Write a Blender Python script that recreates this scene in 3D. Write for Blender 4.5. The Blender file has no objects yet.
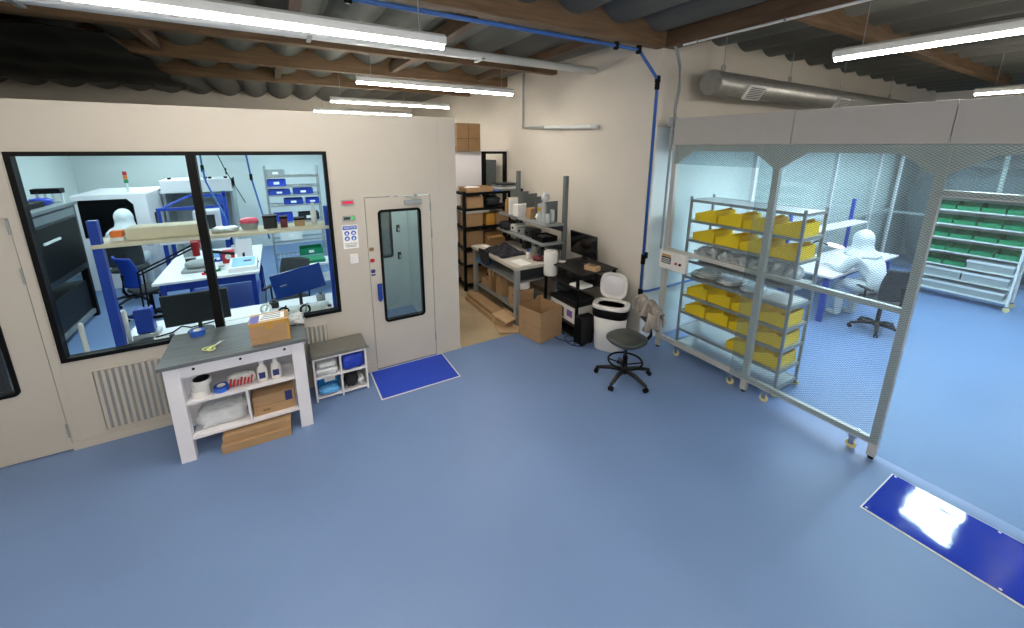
import bpy, bmesh, math, random
from mathutils import Vector, Matrix, Euler, noise
random.seed(7)
PI = math.pi
SC = bpy.context.scene
COL = SC.collection
WLOC = {}

# ------------------------------------------------------------------ materials
def lin(c):
    return tuple((v / 12.92 if v <= .04045 else ((v + .055) / 1.055) ** 2.4) for v in (x / 255 for x in c))

def mat(name, rgb, rough=.5, metal=0., var=.06, scale=6., bump=0., bscale=40., stretch=None, spec=.5, coat=0., emit=None, estr=0., alpha=None):
    m = bpy.data.materials.new(name); m.use_nodes = True
    nt = m.node_tree; N = nt.nodes; L = nt.links
    p = N['Principled BSDF']
    c = lin(rgb)
    p.inputs['Roughness'].default_value = rough
    p.inputs['Metallic'].default_value = metal
    p.inputs['Specular IOR Level'].default_value = spec
    p.inputs['Coat Weight'].default_value = coat
    tc = N.new('ShaderNodeTexCoord'); mp = N.new('ShaderNodeMapping')
    L.new(tc.outputs['Object'], mp.inputs['Vector'])
    if stretch: mp.inputs['Scale'].default_value = stretch
    nz = N.new('ShaderNodeTexNoise'); nz.inputs['Scale'].default_value = scale; nz.inputs['Detail'].default_value = 5
    L.new(mp.outputs['Vector'], nz.inputs['Vector'])
    rp = N.new('ShaderNodeValToRGB')
    rp.color_ramp.elements[0].position = .3; rp.color_ramp.elements[1].position = .7
    rp.color_ramp.elements[0].color = (*[max(0, v * (1 - var)) for v in c], 1)
    rp.color_ramp.elements[1].color = (*[min(1, v * (1 + var)) for v in c], 1)
    L.new(nz.outputs['Fac'], rp.inputs['Fac']); L.new(rp.outputs['Color'], p.inputs['Base Color'])
    if bump:
        n2 = N.new('ShaderNodeTexNoise'); n2.inputs['Scale'].default_value = bscale; n2.inputs['Detail'].default_value = 4
        L.new(mp.outputs['Vector'], n2.inputs['Vector'])
        b = N.new('ShaderNodeBump'); b.inputs['Strength'].default_value = bump; b.inputs['Distance'].default_value = .02
        L.new(n2.outputs['Fac'], b.inputs['Height']); L.new(b.outputs['Normal'], p.inputs['Normal'])
    if emit:
        p.inputs['Emission Color'].default_value = (*lin(emit), 1); p.inputs['Emission Strength'].default_value = estr
    return m

def emis(name, rgb, s):
    m = bpy.data.materials.new(name); m.use_nodes = True
    nt = m.node_tree; nt.nodes.remove(nt.nodes['Principled BSDF'])
    e = nt.nodes.new('ShaderNodeEmission'); e.inputs[0].default_value = (*lin(rgb), 1); e.inputs[1].default_value = s
    nt.links.new(e.outputs[0], nt.nodes['Material Output'].inputs[0])
    return m

def glassm(name, tint=(255, 255, 255), haze=0., gloss=.06, grid=False, gw=.2, gs=.03, rough=.02, gcol=(120, 125, 130), ga=.5):
    """thin sheet: transparent + a share of mirror by viewing angle + haze; optional printed diamond grid"""
    m = bpy.data.materials.new(name); m.use_nodes = True
    nt = m.node_tree; N = nt.nodes; L = nt.links; N.remove(N['Principled BSDF'])
    tr = N.new('ShaderNodeBsdfTransparent'); tr.inputs[0].default_value = (*lin(tint), 1)
    df = N.new('ShaderNodeBsdfDiffuse'); df.inputs[0].default_value = (*lin((225, 230, 232)), 1)
    gl = N.new('ShaderNodeBsdfGlossy'); gl.inputs['Roughness'].default_value = rough
    m1 = N.new('ShaderNodeMixShader'); m1.inputs[0].default_value = haze
    L.new(tr.outputs[0], m1.inputs[1]); L.new(df.outputs[0], m1.inputs[2])
    last = m1
    if grid:
        tc = N.new('ShaderNodeTexCoord'); sp = N.new('ShaderNodeSeparateXYZ'); L.new(tc.outputs['Object'], sp.inputs[0])
        def mth(op, a, b=None):
            n = N.new('ShaderNodeMath'); n.operation = op
            for i, v in enumerate((a, b)):
                if v is None: continue
                if isinstance(v, (int, float)): n.inputs[i].default_value = v
                else: L.new(v, n.inputs[i])
            return n.outputs[0]
        u = mth('DIVIDE', mth('ADD', sp.outputs[0], sp.outputs[1]), gs); v = mth('DIVIDE', sp.outputs[2], gs * .62)
        f1 = mth('LESS_THAN', mth('FRACT', mth('ADD', u, v)), gw)
        f2 = mth('LESS_THAN', mth('FRACT', mth('SUBTRACT', u, v)), gw)
        f = mth('MULTIPLY', mth('MAXIMUM', f1, f2), ga)
        gd = N.new('ShaderNodeBsdfDiffuse'); gd.inputs[0].default_value = (*lin(gcol), 1)
        m2 = N.new('ShaderNodeMixShader'); L.new(f, m2.inputs[0]); L.new(last.outputs[0], m2.inputs[1]); L.new(gd.outputs[0], m2.inputs[2])
        last = m2
    fr = N.new('ShaderNodeLayerWeight'); fr.inputs[0].default_value = .12
    mu = N.new('ShaderNodeMath'); mu.operation = 'MULTIPLY_ADD'; mu.inputs[1].default_value = .32; mu.inputs[2].default_value = gloss
    L.new(fr.outputs['Fresnel'], mu.inputs[0])
    m3 = N.new('ShaderNodeMixShader'); L.new(mu.outputs[0], m3.inputs[0]); L.new(last.outputs[0], m3.inputs[1]); L.new(gl.outputs[0], m3.inputs[2])
    L.new(m3.outputs[0], N['Material Output'].inputs[0])
    return m

M = {}
def defm():
    M['floor'] = mat('blue_epoxy', (113, 138, 180), .42, var=.05, scale=.9, bump=.03, bscale=25, spec=.4)
    M['concrete'] = mat('bare_concrete', (176, 158, 128), .6, var=.16, scale=2.2, bump=.08, bscale=18)
    M['panel'] = mat('beige_panel', (188, 182, 171), .5, var=.015, scale=1.5)
    M['plaster'] = mat('painted_wall', (216, 210, 199), .75, var=.03, scale=1.2, bump=.05, bscale=30)
    M['inwall'] = mat('cool_white_wall', (222, 230, 229), .5, var=.015, scale=1.0)
    M['deck'] = mat('roof_deck', (92, 95, 92), .6, metal=.15, var=.12, scale=2, stretch=(1, .15, 1))
    M['timber'] = mat('brown_timber', (112, 88, 62), .65, var=.28, scale=5, stretch=(.5, 6, 6), bump=.1)
    M['timber_y'] = mat('brown_timber_long', (94, 72, 52), .65, var=.28, scale=5, stretch=(6, .5, 6), bump=.1)
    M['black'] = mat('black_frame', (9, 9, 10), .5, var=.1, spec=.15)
    M['blackplastic'] = mat('black_plastic', (17, 18, 20), .5, var=.1)
    M['charcoal'] = mat('charcoal_fabric', (46, 50, 54), .85, var=.15, scale=20, bump=.1, bscale=120)
    M['cushion'] = mat('grey_cushion', (112, 110, 104), .8, var=.08, scale=18, bump=.05, bscale=120)
    M['vinylseat'] = mat('dark_green_grey_vinyl', (54, 60, 58), .38, var=.12, scale=8, bump=.04)
    M['white'] = mat('white_melamine', (226, 224, 228), .4, var=.015)
    M['whitemetal'] = mat('white_metal', (222, 226, 226), .35, var=.02)
    M['whiteplastic'] = mat('white_plastic', (228, 226, 222), .4, var=.02)
    M['greytop'] = mat('grey_wood_laminate', (96, 101, 104), .42, var=.3, scale=5, stretch=(.7, 9, 9))
    M['cardboard'] = mat('cardboard', (166, 134, 98), .8, var=.08, scale=7, stretch=(1, 1, 3))
    M['cardboard_pale'] = mat('pale_cardboard', (190, 160, 124), .8, var=.08, scale=7)
    M['tape'] = mat('yellow_tape', (188, 142, 62), .3, var=.05)
    M['paper'] = mat('paper', (238, 238, 236), .7, var=.02)
    M['bluetape'] = mat('blue_tape', (38, 92, 190), .45, var=.05)
    M['label_navy'] = mat('navy_label', (42, 50, 110), .5, var=.05)
    M['purple'] = mat('purple_print', (92, 78, 170), .5, var=.05)
    M['red'] = mat('red_plastic', (190, 34, 40), .45, var=.08)
    M['pink'] = mat('pink_bag', (232, 96, 124), .45, var=.1, bump=.2, bscale=30)
    M['orange'] = mat('orange_box', (236, 120, 46), .5, var=.05)
    M['brown'] = mat('brown_print', (124, 94, 60), .5, var=.1)
    M['blueframe'] = mat('blue_powder_coat', (24, 60, 158), .4, var=.05)
    M['bluepipe'] = mat('blue_pipe', (48, 98, 172), .4, var=.05)
    M['matblue'] = mat('blue_sticky_sheet', (24, 66, 190), .5, var=.03)
    M['matgloss'] = mat('glossy_blue_sheet', (12, 40, 172), .07, var=.03, bump=.04, bscale=5, coat=.4)
    M['steel'] = mat('stainless', (190, 192, 192), .28, metal=.9, var=.05, scale=4, stretch=(1, 6, 1))
    M['greymetal'] = mat('grey_metal', (150, 156, 158), .42, metal=.2, var=.05)
    M['alu'] = mat('aluminium_extrusion', (196, 196, 190), .4, metal=.25, var=.04)
    M['header'] = mat('grey_header_panel', (176, 174, 170), .5, var=.02)
    M['galv'] = mat('galvanised_duct', (176, 178, 174), .38, metal=.55, var=.12, scale=12)
    M['yellow'] = mat('yellow_bin', (255, 216, 2), .4, var=.02)
    M['green'] = mat('green_bin', (8, 124, 80), .4, var=.05)
    M['greybox'] = mat('grey_box', (150, 158, 160), .5, var=.05)
    M['suit'] = mat('white_coverall', (208, 215, 219), .75, var=.05, scale=8, bump=.5, bscale=14)
    M['foil'] = mat('foil_bag', (224, 228, 231), .28, metal=.2, var=.4, scale=14, bump=1., bscale=18)
    M['clearbag'] = mat('cloudy_bag', (214, 218, 220), .25, var=.1, scale=14, bump=.7, bscale=30)
    M['bluebag'] = mat('blue_bag', (32, 62, 180), .3, var=.15, scale=14, bump=.5, bscale=30)
    M['tealbag'] = mat('blue_wrap', (34, 118, 190), .35, var=.12, scale=10, bump=.4, bscale=20)
    M['glove'] = mat('light_blue_nitrile', (96, 176, 236), .45, var=.1, scale=14, bump=.5, bscale=30)
    M['jacket'] = mat('taupe_jacket', (146, 138, 130), .9, var=.5, scale=7, stretch=(1, 3, .6), bump=.5, bscale=16)
    M['darkcloth'] = mat('black_jacket', (34, 35, 42), .9, var=.2, scale=8, bump=.5, bscale=16)
    M['darkgrey'] = mat('dark_grey_sheet', (98, 106, 108), .5, var=.05)
    M['machine'] = mat('machine_grey', (40, 45, 49), .35, metal=.2, var=.08)
    M['machinetop'] = mat('machine_top', (112, 120, 124), .4, var=.05)
    M['cream'] = mat('cream_cover', (214, 202, 178), .6, var=.03)
    M['benchtop'] = mat('bench_laminate', (190, 186, 176), .5, var=.04)
    M['skyblue'] = mat('light_blue_panel', (132, 180, 224), .4, var=.05)
    M['bluescreen'] = mat('blue_monitor_shell', (28, 60, 140), .15, var=.1)
    M['screen'] = mat('dark_screen', (12, 14, 16), .12, var=.05)
    M['purplelabel'] = mat('violet_label', (120, 90, 160), .5)
    M['chrome'] = mat('chrome', (200, 200, 200), .15, metal=1, var=.02)
    M['castor'] = mat('cream_wheel', (222, 210, 150), .5, var=.05)
    M['yellowgreen'] = mat('pale_green_handle', (206, 220, 150), .4)
    M['brass'] = mat('brass', (190, 150, 70), .3, metal=.8)
    M['maroon'] = mat('maroon_plastic', (104, 40, 48), .4)
    M['clearplastic'] = glassm('clear_plastic_tube', (235, 240, 240), .35, .12)
    M['glass'] = glassm('window_glass', (243, 248, 248), 0., .0)
    M['doorglass'] = glassm('door_glass', (200, 202, 199), .03, .03)
    M['film'] = glassm('clear_vinyl', (248, 251, 251), .01, .005, rough=.1)
    M['doorfilm'] = glassm('hazy_vinyl', (236, 244, 245), .04, .02, rough=.12)
    M['gridfilm'] = glassm('grid_vinyl', (244, 250, 251), .01, .008, True, .17, .034, .1, (150, 156, 160), .36)
    M['gridfilm_dense'] = glassm('grid_vinyl_doubled', (200, 200, 198), .2, .03, True, .3, .034, .15, (130, 126, 122), .8)
    M['lamp'] = emis('lamp_diffuser', (255, 246, 233), LAMP)
    M['coollamp'] = emis('cool_lamp_diffuser', (228, 248, 252), COOL)
    M['encllamp'] = emis('enclosure_lamp_diffuser', (226, 246, 255), ENCL)
    M['ring'] = emis('ring_light', (255, 222, 226), 3)
    M['redled'] = emis('red_sign_light', (225, 60, 90), .9)
    M['greenled'] = emis('green_sign_light', (60, 220, 90), .9)
    M['blueled'] = emis('blue_indicator', (60, 120, 255), 3)
LAMP = 80.0
COOL = 14.0
ENCL = 38.0
defm()

# ------------------------------------------------------------------ mesh helper
class MB:
    def __init__(s): s.bm = bmesh.new()
    def box(s, x0, x1, y0, y1, z0, z1):
        v = [s.bm.verts.new((x, y, z)) for x in (x0, x1) for y in (y0, y1) for z in (z0, z1)]
        for f in ((0, 1, 3, 2), (4, 6, 7, 5), (0, 4, 5, 1), (2, 3, 7, 6), (0, 2, 6, 4), (1, 5, 7, 3)):
            s.bm.faces.new([v[i] for i in f])
        return s
    def obox(s, c, size, rot=(0, 0, 0)):
        R = Euler(rot).to_matrix(); c = Vector(c)
        v = [s.bm.verts.new(c + R @ Vector((size[0] * a / 2, size[1] * b / 2, size[2] * d / 2))) for a in (-1, 1) for b in (-1, 1) for d in (-1, 1)]
        for f in ((0, 1, 3, 2), (4, 6, 7, 5), (0, 4, 5, 1), (2, 3, 7, 6), (0, 2, 6, 4), (1, 5, 7, 3)):
            s.bm.faces.new([v[i] for i in f])
        return s
    def tube(s, pts, r, seg=10, cap=True):
        pts = [Vector(p) for p in pts]; n = len(pts); rings = []
        rr = r if isinstance(r, (list, tuple)) else [r] * n
        up = None
        for i, p in enumerate(pts):
            if i == 0: t = pts[1] - pts[0]
            elif i == n - 1: t = pts[-1] - pts[-2]
            else: t = (pts[i + 1] - p).normalized() + (p - pts[i - 1]).normalized()
            if t.length < 1e-9: t = Vector((0, 0, 1))
            t.normalize()
            if up is None: up = Vector((0, 0, 1)) if abs(t.z) < .9 else Vector((1, 0, 0))
            a = t.cross(up)
            if a.length < 1e-6: a = t.cross(Vector((1, 0, 0)))
            a.normalize(); b = t.cross(a).normalized(); up = -b if False else up
            rings.append([s.bm.verts.new(p + (a * math.cos(2 * PI * k / seg) + b * math.sin(2 * PI * k / seg)) * rr[i]) for k in range(seg)])
        for A, B in zip(rings, rings[1:]):
            for k in range(seg):
                s.bm.faces.new((A[k], A[(k + 1) % seg], B[(k + 1) % seg], B[k]))
        if cap:
            s.bm.faces.new(rings[0][::-1]); s.bm.faces.new(rings[-1])
        return s
    def cyl(s, p0, p1, r, seg=16): return s.tube([p0, p1], r, seg)
    def lathe(s, c, prof, seg=24, sx=1., sy=1., n=2.):
        """prof: list of (r, z); n>2 gives a rounded-square section"""
        rings = []
        for r, z in prof:
            ring = []
            for k in range(seg):
                a = 2 * PI * k / seg; ca, sa = math.cos(a), math.sin(a)
                d = (abs(ca) ** n + abs(sa) ** n) ** (-1 / n)
                ring.append(s.bm.verts.new((c[0] + r * d * ca * sx, c[1] + r * d * sa * sy, c[2] + z)))
            rings.append(ring)
        for A, B in zip(rings, rings[1:]):
            for k in range(seg): s.bm.faces.new((A[k], A[(k + 1) % seg], B[(k + 1) % seg], B[k]))
        s.bm.faces.new(rings[0][::-1]); s.bm.faces.new(rings[-1])
        return s
    def prism(s, poly, axis, a0, a1):
        """poly in the two other axes (order x,y,z without axis), extruded along axis"""
        def P(u, v, w):
            return {'x': (w, u, v), 'y': (u, w, v), 'z': (u, v, w)}[axis]
        A = [s.bm.verts.new(P(u, v, a0)) for u, v in poly]; B = [s.bm.verts.new(P(u, v, a1)) for u, v in poly]
        n = len(poly)
        s.bm.faces.new(A); s.bm.faces.new(B[::-1])
        for k in range(n): s.bm.faces.new((A[k], B[k], B[(k + 1) % n], A[(k + 1) % n]))
        return s
    def frame(s, x0, x1, z0, z1, w, y0, y1):
        s.box(x0, x1, y0, y1, z0, z0 + w); s.box(x0, x1, y0, y1, z1 - w, z1)
        s.box(x0, x0 + w, y0, y1, z0 + w, z1 - w); s.box(x1 - w, x1, y0, y1, z0 + w, z1 - w)
        return s
    def torus(s, c, R, r, rot=(0, 0, 0), seg=28, seg2=8, a0=0., a1=2 * PI):
        Rm = Euler(rot).to_matrix(); full = abs(a1 - a0 - 2 * PI) < 1e-6
        n = seg if full else seg + 1; rings = []
        for i in range(n):
            a = a0 + (a1 - a0) * i / seg
            rings.append([s.bm.verts.new(Vector(c) + Rm @ Vector(((R + r * math.cos(b)) * math.cos(a), (R + r * math.cos(b)) * math.sin(a), r * math.sin(b)))) for b in [2 * PI * k / seg2 for k in range(seg2)]])
        for i in range(seg if full else seg):
            A = rings[i]; B = rings[(i + 1) % n]
            for k in range(seg2): s.bm.faces.new((A[k], B[k], B[(k + 1) % seg2], A[(k + 1) % seg2]))
        if not full:
            s.bm.faces.new(rings[0]); s.bm.faces.new(rings[-1][::-1])
        return s
    def blob(s, c, size, amp=.15, freq=3., seed=0, n=2.6, rot=0., seg=18, rings=10, flat=True):
        """crumpled cushion-like lump: super-ellipsoid pushed about by noise"""
        c = Vector(c); cr, sr = math.cos(rot), math.sin(rot); V = []
        def sp(v, e): return math.copysign(abs(v) ** (2 / e), v)
        off = Vector((seed * 3.17, seed * 1.31, seed * 7.7))
        for i in range(rings + 1):
            th = -PI / 2 + PI * i / rings; row = []
            for k in range(seg):
                ph = 2 * PI * k / seg
                u = Vector((sp(math.cos(th), n) * sp(math.cos(ph), n), sp(math.cos(th), n) * sp(math.sin(ph), n), sp(math.sin(th), n)))
                d = 1 + amp * (noise.noise(u * freq + off) * 2 + .9 * noise.noise(u * freq * 2.7 + off))
                q = Vector((u.x * size[0] / 2 * d, u.y * size[1] / 2 * d, u.z * size[2] / 2 * (1 + amp * 2 * noise.noise(u * freq + off * 2))))
                if flat and q.z < -size[2] * .42: q.z = -size[2] * .5
                row.append(s.bm.verts.new(c + Vector((q.x * cr - q.y * sr, q.x * sr + q.y * cr, q.z))))
                if i in (0, rings): break
            V.append(row)
        for i in range(rings):
            A, B = V[i], V[i + 1]
            for k in range(seg):
                k2 = (k + 1) % seg
                if len(A) == 1: s.bm.faces.new((A[0], B[k2], B[k]))
                elif len(B) == 1: s.bm.faces.new((A[k], A[k2], B[0]))
                else: s.bm.faces.new((A[k], A[k2], B[k2], B[k]))
        return s
    def sheet(s, fn, nu, nv, th=.004):
        """closed thin cloth from fn(u,v)->point"""
        G = [[Vector(fn(i / nu, j / nv)) for j in range(nv + 1)] for i in range(nu + 1)]
        def nrm(i, j):
            a = G[min(i + 1, nu)][j] - G[max(i - 1, 0)][j]; b = G[i][min(j + 1, nv)] - G[i][max(j - 1, 0)]
            k = a.cross(b); return k.normalized() if k.length > 1e-9 else Vector((0, 0, 1))
        T = [[s.bm.verts.new(G[i][j] + nrm(i, j) * th / 2) for j in range(nv + 1)] for i in range(nu + 1)]
        B = [[s.bm.verts.new(G[i][j] - nrm(i, j) * th / 2) for j in range(nv + 1)] for i in range(nu + 1)]
        for i in range(nu):
            for j in range(nv):
                s.bm.faces.new((T[i][j], T[i + 1][j], T[i + 1][j + 1], T[i][j + 1])); s.bm.faces.new((B[i][j], B[i][j + 1], B[i + 1][j + 1], B[i + 1][j]))
        for i in range(nu):
            for j, fl in ((0, 0), (nv, 1)):
                q = (T[i][j], B[i][j], B[i + 1][j], T[i + 1][j]); s.bm.faces.new(q if not fl else q[::-1])
        for j in range(nv):
            for i, fl in ((0, 1), (nu, 0)):
                q = (T[i][j], B[i][j], B[i][j + 1], T[i][j + 1]); s.bm.faces.new(q if not fl else q[::-1])
        return s
    def build(s, name, m, parent=None, loc=None, bevel=0., smooth=False, sub=0):
        bmesh.ops.recalc_face_normals(s.bm, faces=s.bm.faces[:])
        base = WLOC[parent.name] if parent is not None else Vector(loc if loc is not None else (0, 0, 0))
        bmesh.ops.translate(s.bm, verts=s.bm.verts[:], vec=-base)
        me = bpy.data.meshes.new(name); s.bm.to_mesh(me); s.bm.free()
        if smooth:
            for p in me.polygons: p.use_smooth = True
        me.materials.append(M[m] if isinstance(m, str) else m)
        o = bpy.data.objects.new(name, me); COL.objects.link(o)
        if parent is not None: o.parent = parent
        else: o.location = base
        WLOC[o.name] = base.copy()
        if bevel:
            b = o.modifiers.new('bevel', 'BEVEL'); b.width = bevel; b.segments = 2; b.limit_method = 'ANGLE'
        if sub:
            b = o.modifiers.new('sub', 'SUBSURF'); b.levels = sub; b.render_levels = sub
        return o

def tag(o, label=None, cat=None, group=None, kind=None):
    if label: o['label'] = label
    if cat: o['category'] = cat
    if group: o['group'] = group
    if kind: o['kind'] = kind
    return o
def thing(name, loc, label=None, cat=None, group=None, kind=None):
    o = bpy.data.objects.new(name, None); COL.objects.link(o); o.location = loc; o.empty_display_size = .1
    WLOC[o.name] = Vector(loc)
    return tag(o, label, cat, group, kind)
def dup(o, loc=None, rz=None, label=None, parent=None):
    c = o.copy(); COL.objects.link(c)
    if parent is not None: c.parent = parent
    for ch in list(o.children): dup(ch, parent=c)
    if loc is not None: c.location = loc
    if rz is not None: c.rotation_euler = (0, 0, rz)
    if label: c['label'] = label
    return c
def struct(name, mb, m, bevel=0.): return tag(mb.build(name, m, bevel=bevel), kind='structure')
def text(body, size, loc, parent, m, rot=(PI / 2, 0, 0), name='lettering', ext=.0008, align='CENTER'):
    cu = bpy.data.curves.new(name, 'FONT'); cu.body = body; cu.size = size; cu.extrude = ext
    cu.align_x = align; cu.align_y = 'CENTER'
    o = bpy.data.objects.new(name, cu); COL.objects.link(o); o.parent = parent
    o.location = Vector(loc) - WLOC[parent.name]; o.rotation_euler = rot
    cu.materials.append(M[m])
    bpy.context.view_layer.update()
    me = bpy.data.meshes.new_from_object(o.evaluated_get(bpy.context.evaluated_depsgraph_get())); l_, r_ = o.location.copy(), o.rotation_euler.copy()
    bpy.data.objects.remove(o); bpy.data.curves.remove(cu)
    o = bpy.data.objects.new(name, me); COL.objects.link(o); o.parent = parent; o.location = l_; o.rotation_euler = r_
    me.materials.clear(); me.materials.append(M[m]); return o
def simple(name, mb, m, label, cat, group=None, loc=None, **k):
    if loc is None:
        vs = [v.co for v in mb.bm.verts]
        loc = (sum(v.x for v in vs) / len(vs), sum(v.y for v in vs) / len(vs), min(v.z for v in vs))
    return tag(mb.build(name, m, loc=loc, **k), label, cat, group)
def box_at(*a): return MB().box(*a)

# ------------------------------------------------------------------ room constants (metres)
WY = 4.63      # face of the clean room wall
WX = 4.20      # face of the long plaster wall
YC = 3.57      # face of the plaster wall beside the soft-wall enclosure
CX = 1.90      # end of the clean room block
CB = 12.5      # back of the clean room
CL = -3.9      # left end of the clean room inside

# ------------------------------------------------------------------ setting
fl = MB(); fl.box(-6, 14, -4, WY, -.1, 0); fl.box(-6, CX, WY, 14, -.1, 0)
struct('floor', fl, 'floor')
struct('floor_concrete', box_at(CX, WX, WY, 14, -.1, -.001), 'concrete')

wl = MB()
t0, t1 = WY, WY + .08
# front panel wall of the clean room, pierced for a window and two doors
wl.box(-6, -2.83, t0, t1, 0, 3.02); wl.box(-2.83, -1.87, t0, t1, 2.13, 3.02)
wl.box(-1.87, -1.80, t0, t1, 0, 3.02)
wl.box(-1.80, .455, t0, t1, 0, .85); wl.box(-1.80, .455, t0, t1, 2.64, 3.02)
wl.box(.455, .795, t0, t1, 0, 3.02); wl.box(.795, 1.56, t0, t1, 2.135, 3.02); wl.box(1.56, CX, t0, t1, 0, 3.02)
struct('wall_front', wl, 'panel')
struct('wall_side', box_at(CX - .08, CX, t1, CB, 0, 3.02), 'panel')
iw = MB(); iw.box(CL - .05, CX - .09, CB, CB + .05, 0, 2.9); iw.box(CL - .05, CL, t1, CB, 0, 2.9)
struct('wall_inner', iw, 'inwall')
struct('wall_lining', MB().box(CX - .13, CX - .085, t1, CB, 0, 2.9), 'inwall')
struct('ceiling_inner', box_at(CL, CX - .08, t1, CB, 2.80, 2.86), 'inwall')
tr = MB()
tr.box(-6, CX + .003, WY - .004, WY, 2.70, 2.725); tr.box(.47, CX + .003, WY - .004, WY, 2.31, 2.335)
for x in (-1.835, .60, 1.68): tr.box(x, x + .02, WY - .003, WY, 0 if x < 0 else 2.14, 3.0)
tr.box(-6, CX, WY - .006, WY, 2.99, 3.03)
struct('trim_1', tr, 'panel')
bb = MB(); bb.box(-1.87, .795, WY - .012, WY, 0, .07); bb.box(1.56, CX + .006, WY - .012, WY, 0, .05)
struct('baseboard_front', bb, 'panel')

wr = MB(); wr.box(WX, WX + .15, YC + .15, 14, 0, 4.25); wr.box(WX, 14, YC, YC + .15, 0, 4.25)
struct('wall_right', wr, 'plaster')
struct('wall_lining_right', MB().box(WX + .002, 12.4, YC - .012, YC - .001, 0, 2.95), 'inwall')
struct('baseboard_right', MB().box(WX, 12.3, YC - .022, YC - .012, 0, .09), 'white')
struct('wall_far', box_at(-6, WX, 14, 14.15, 0, 4.3), 'plaster')
struct('wall_left', box_at(-6.15, -6, -4, 14, 0, 4.3), 'plaster')
struct('wall_rear', box_at(-6, 14, -4.15, -4, 0, 4.3), 'plaster')
struct('wall_end', box_at(14, 14.15, -4, YC, 0, 4.3), 'plaster')

# corrugated roof deck: wide sagging waves that run along y
dk = MB(); xs = []; x = -6.0
while x <= 14.01: xs.append(x); x += .05
def dz(x): return 4.20 - .18 * abs(math.sin(PI * x / .62)) ** .8
a = [[dk.bm.verts.new((x, y, dz(x))) for x in xs] for y in (-4, 14)]
b = [[dk.bm.verts.new((x, y, 4.30)) for x in xs] for y in (-4, 14)]
for i in range(len(xs) - 1):
    dk.bm.faces.new((a[0][i], a[0][i + 1], a[1][i + 1], a[1][i])); dk.bm.faces.new((b[0][i], b[1][i], b[1][i + 1], b[0][i + 1]))
    for k in (0, 1): dk.bm.faces.new((a[k][i], b[k][i], b[k][i + 1], a[k][i + 1]))
struct('ceiling', dk, 'deck')

# added black sheet that stands in for the unlit roof on the far left
shd = MB()
def shdf(u, v):
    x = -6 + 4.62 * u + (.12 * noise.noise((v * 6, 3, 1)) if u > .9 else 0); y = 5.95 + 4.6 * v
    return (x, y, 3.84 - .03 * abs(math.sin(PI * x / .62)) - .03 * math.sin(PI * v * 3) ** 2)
shd.sheet(shdf, 60, 18, .01); struct('ceiling_shade_sheet', shd, 'black')
# timber beams and purlins
for y in (-1.6, .2, 3.60, 5.78, 7.45, 9.25):
    x1 = 4.198
    if y == .2: x1 = 3.0
    struct('ceiling_beam', box_at(-6, x1, y - .07, y + .07, 3.87, 4.17), 'timber', .006)
struct('ceiling_beam', box_at(4.20, 4.36, -4, 3.565, 3.87, 4.18), 'timber_y', .006)
for y in (2.2, .1): struct('ceiling_beam', box_at(4.37, 12.2, y - .06, y + .06, 3.90, 4.12), 'timber', .006)
for x, y0, y1 in ((1.9, 3.68, 5.70), (3.5, 3.68, 5.70), (.3, 3.68, 5.70), (1.9, 5.86, 7.37), (3.55, 5.86, 7.37), (-1.2, 5.86, 7.37), (.2, 7.53, 9.17), (3.4, 7.53, 9.17)):
    struct('ceiling_beam', box_at(x - .05, x + .05, y0, y1, 3.92, 4.08), 'timber_y', .004)

# ------------------------------------------------------------------ clean room window (structure with its frame and panes)
w = thing('window_1', (-.67, WY, .85), kind='structure')
f = MB(); f.frame(-1.80, .455, .85, 2.64, .036, WY - .012, WY + .07); f.build('window_frame', 'black', w)
MB().box(-.705, -.635, WY - .012, WY + .07, .886, 2.604).build('mullion', 'black', w)
for x0, x1 in ((-1.764, -.705), (-.635, .419)): MB().box(x0, x1, WY + .025, WY + .031, .886, 2.604).build('pane', 'glass', w)

def rrect(x0, x1, z0, z1, r, n=6):
    out = []
    for cx, cz, a0 in ((x1 - r, z1 - r, 0), (x0 + r, z1 - r, PI / 2), (x0 + r, z0 + r, PI), (x1 - r, z0 + r, 1.5 * PI)):
        for i in range(n + 1):
            a = a0 + PI / 2 * i / n; out.append((cx + r * math.cos(a), cz + r * math.sin(a)))
    return out
def ring(mb, x0, x1, z0, z1, r, w, y0, y1):
    A = rrect(x0, x1, z0, z1, r); B = rrect(x0 + w, x1 - w, z0 + w, z1 - w, max(r - w, .01)); n = len(A); bm = mb.bm
    va = [[bm.verts.new((p[0], y, p[1])) for p in P] for P in (A, B) for y in (y0, y1)]
    for k in range(n):
        k2 = (k + 1) % n
        bm.faces.new((va[0][k], va[0][k2], va[2][k2], va[2][k])); bm.faces.new((va[1][k], va[3][k], va[3][k2], va[1][k2]))
        bm.faces.new((va[0][k], va[1][k], va[1][k2], va[0][k2])); bm.faces.new((va[2][k], va[2][k2], va[3][k2], va[3][k]))
    return mb
def flush_door(name, x0, x1, gx0, gx1, gz0, gz1):
    d = thing(name, ((x0 + x1) / 2, WY, 0), kind='structure')
    lf = MB(); y0, y1 = WY + .004, WY + .05; z1 = 2.125
    lf.box(x0 + .006, gx0 + .02, y0, y1, .012, z1); lf.box(gx1 - .02, x1 - .006, y0, y1, .012, z1)
    lf.box(gx0 + .02, gx1 - .02, y0, y1, .012, gz0 + .02); lf.box(gx0 + .02, gx1 - .02, y0, y1, gz1 - .02, z1)
    lf.build('door_leaf', 'panel', d)
    gk = MB(); gk.box(x0, x1, WY + .055, WY + .06, 0, .012); gk.build('door_gasket', 'black', d)
    ring(MB(), gx0, gx1, gz0, gz1, .05, .03, WY - .006, WY + .055).build('door_window_frame', 'black', d)
    MB().box(gx0 + .025, gx1 - .025, WY + .02, WY + .026, gz0 + .025, gz1 - .025).build('pane', 'doorglass', d)
    return d
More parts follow.
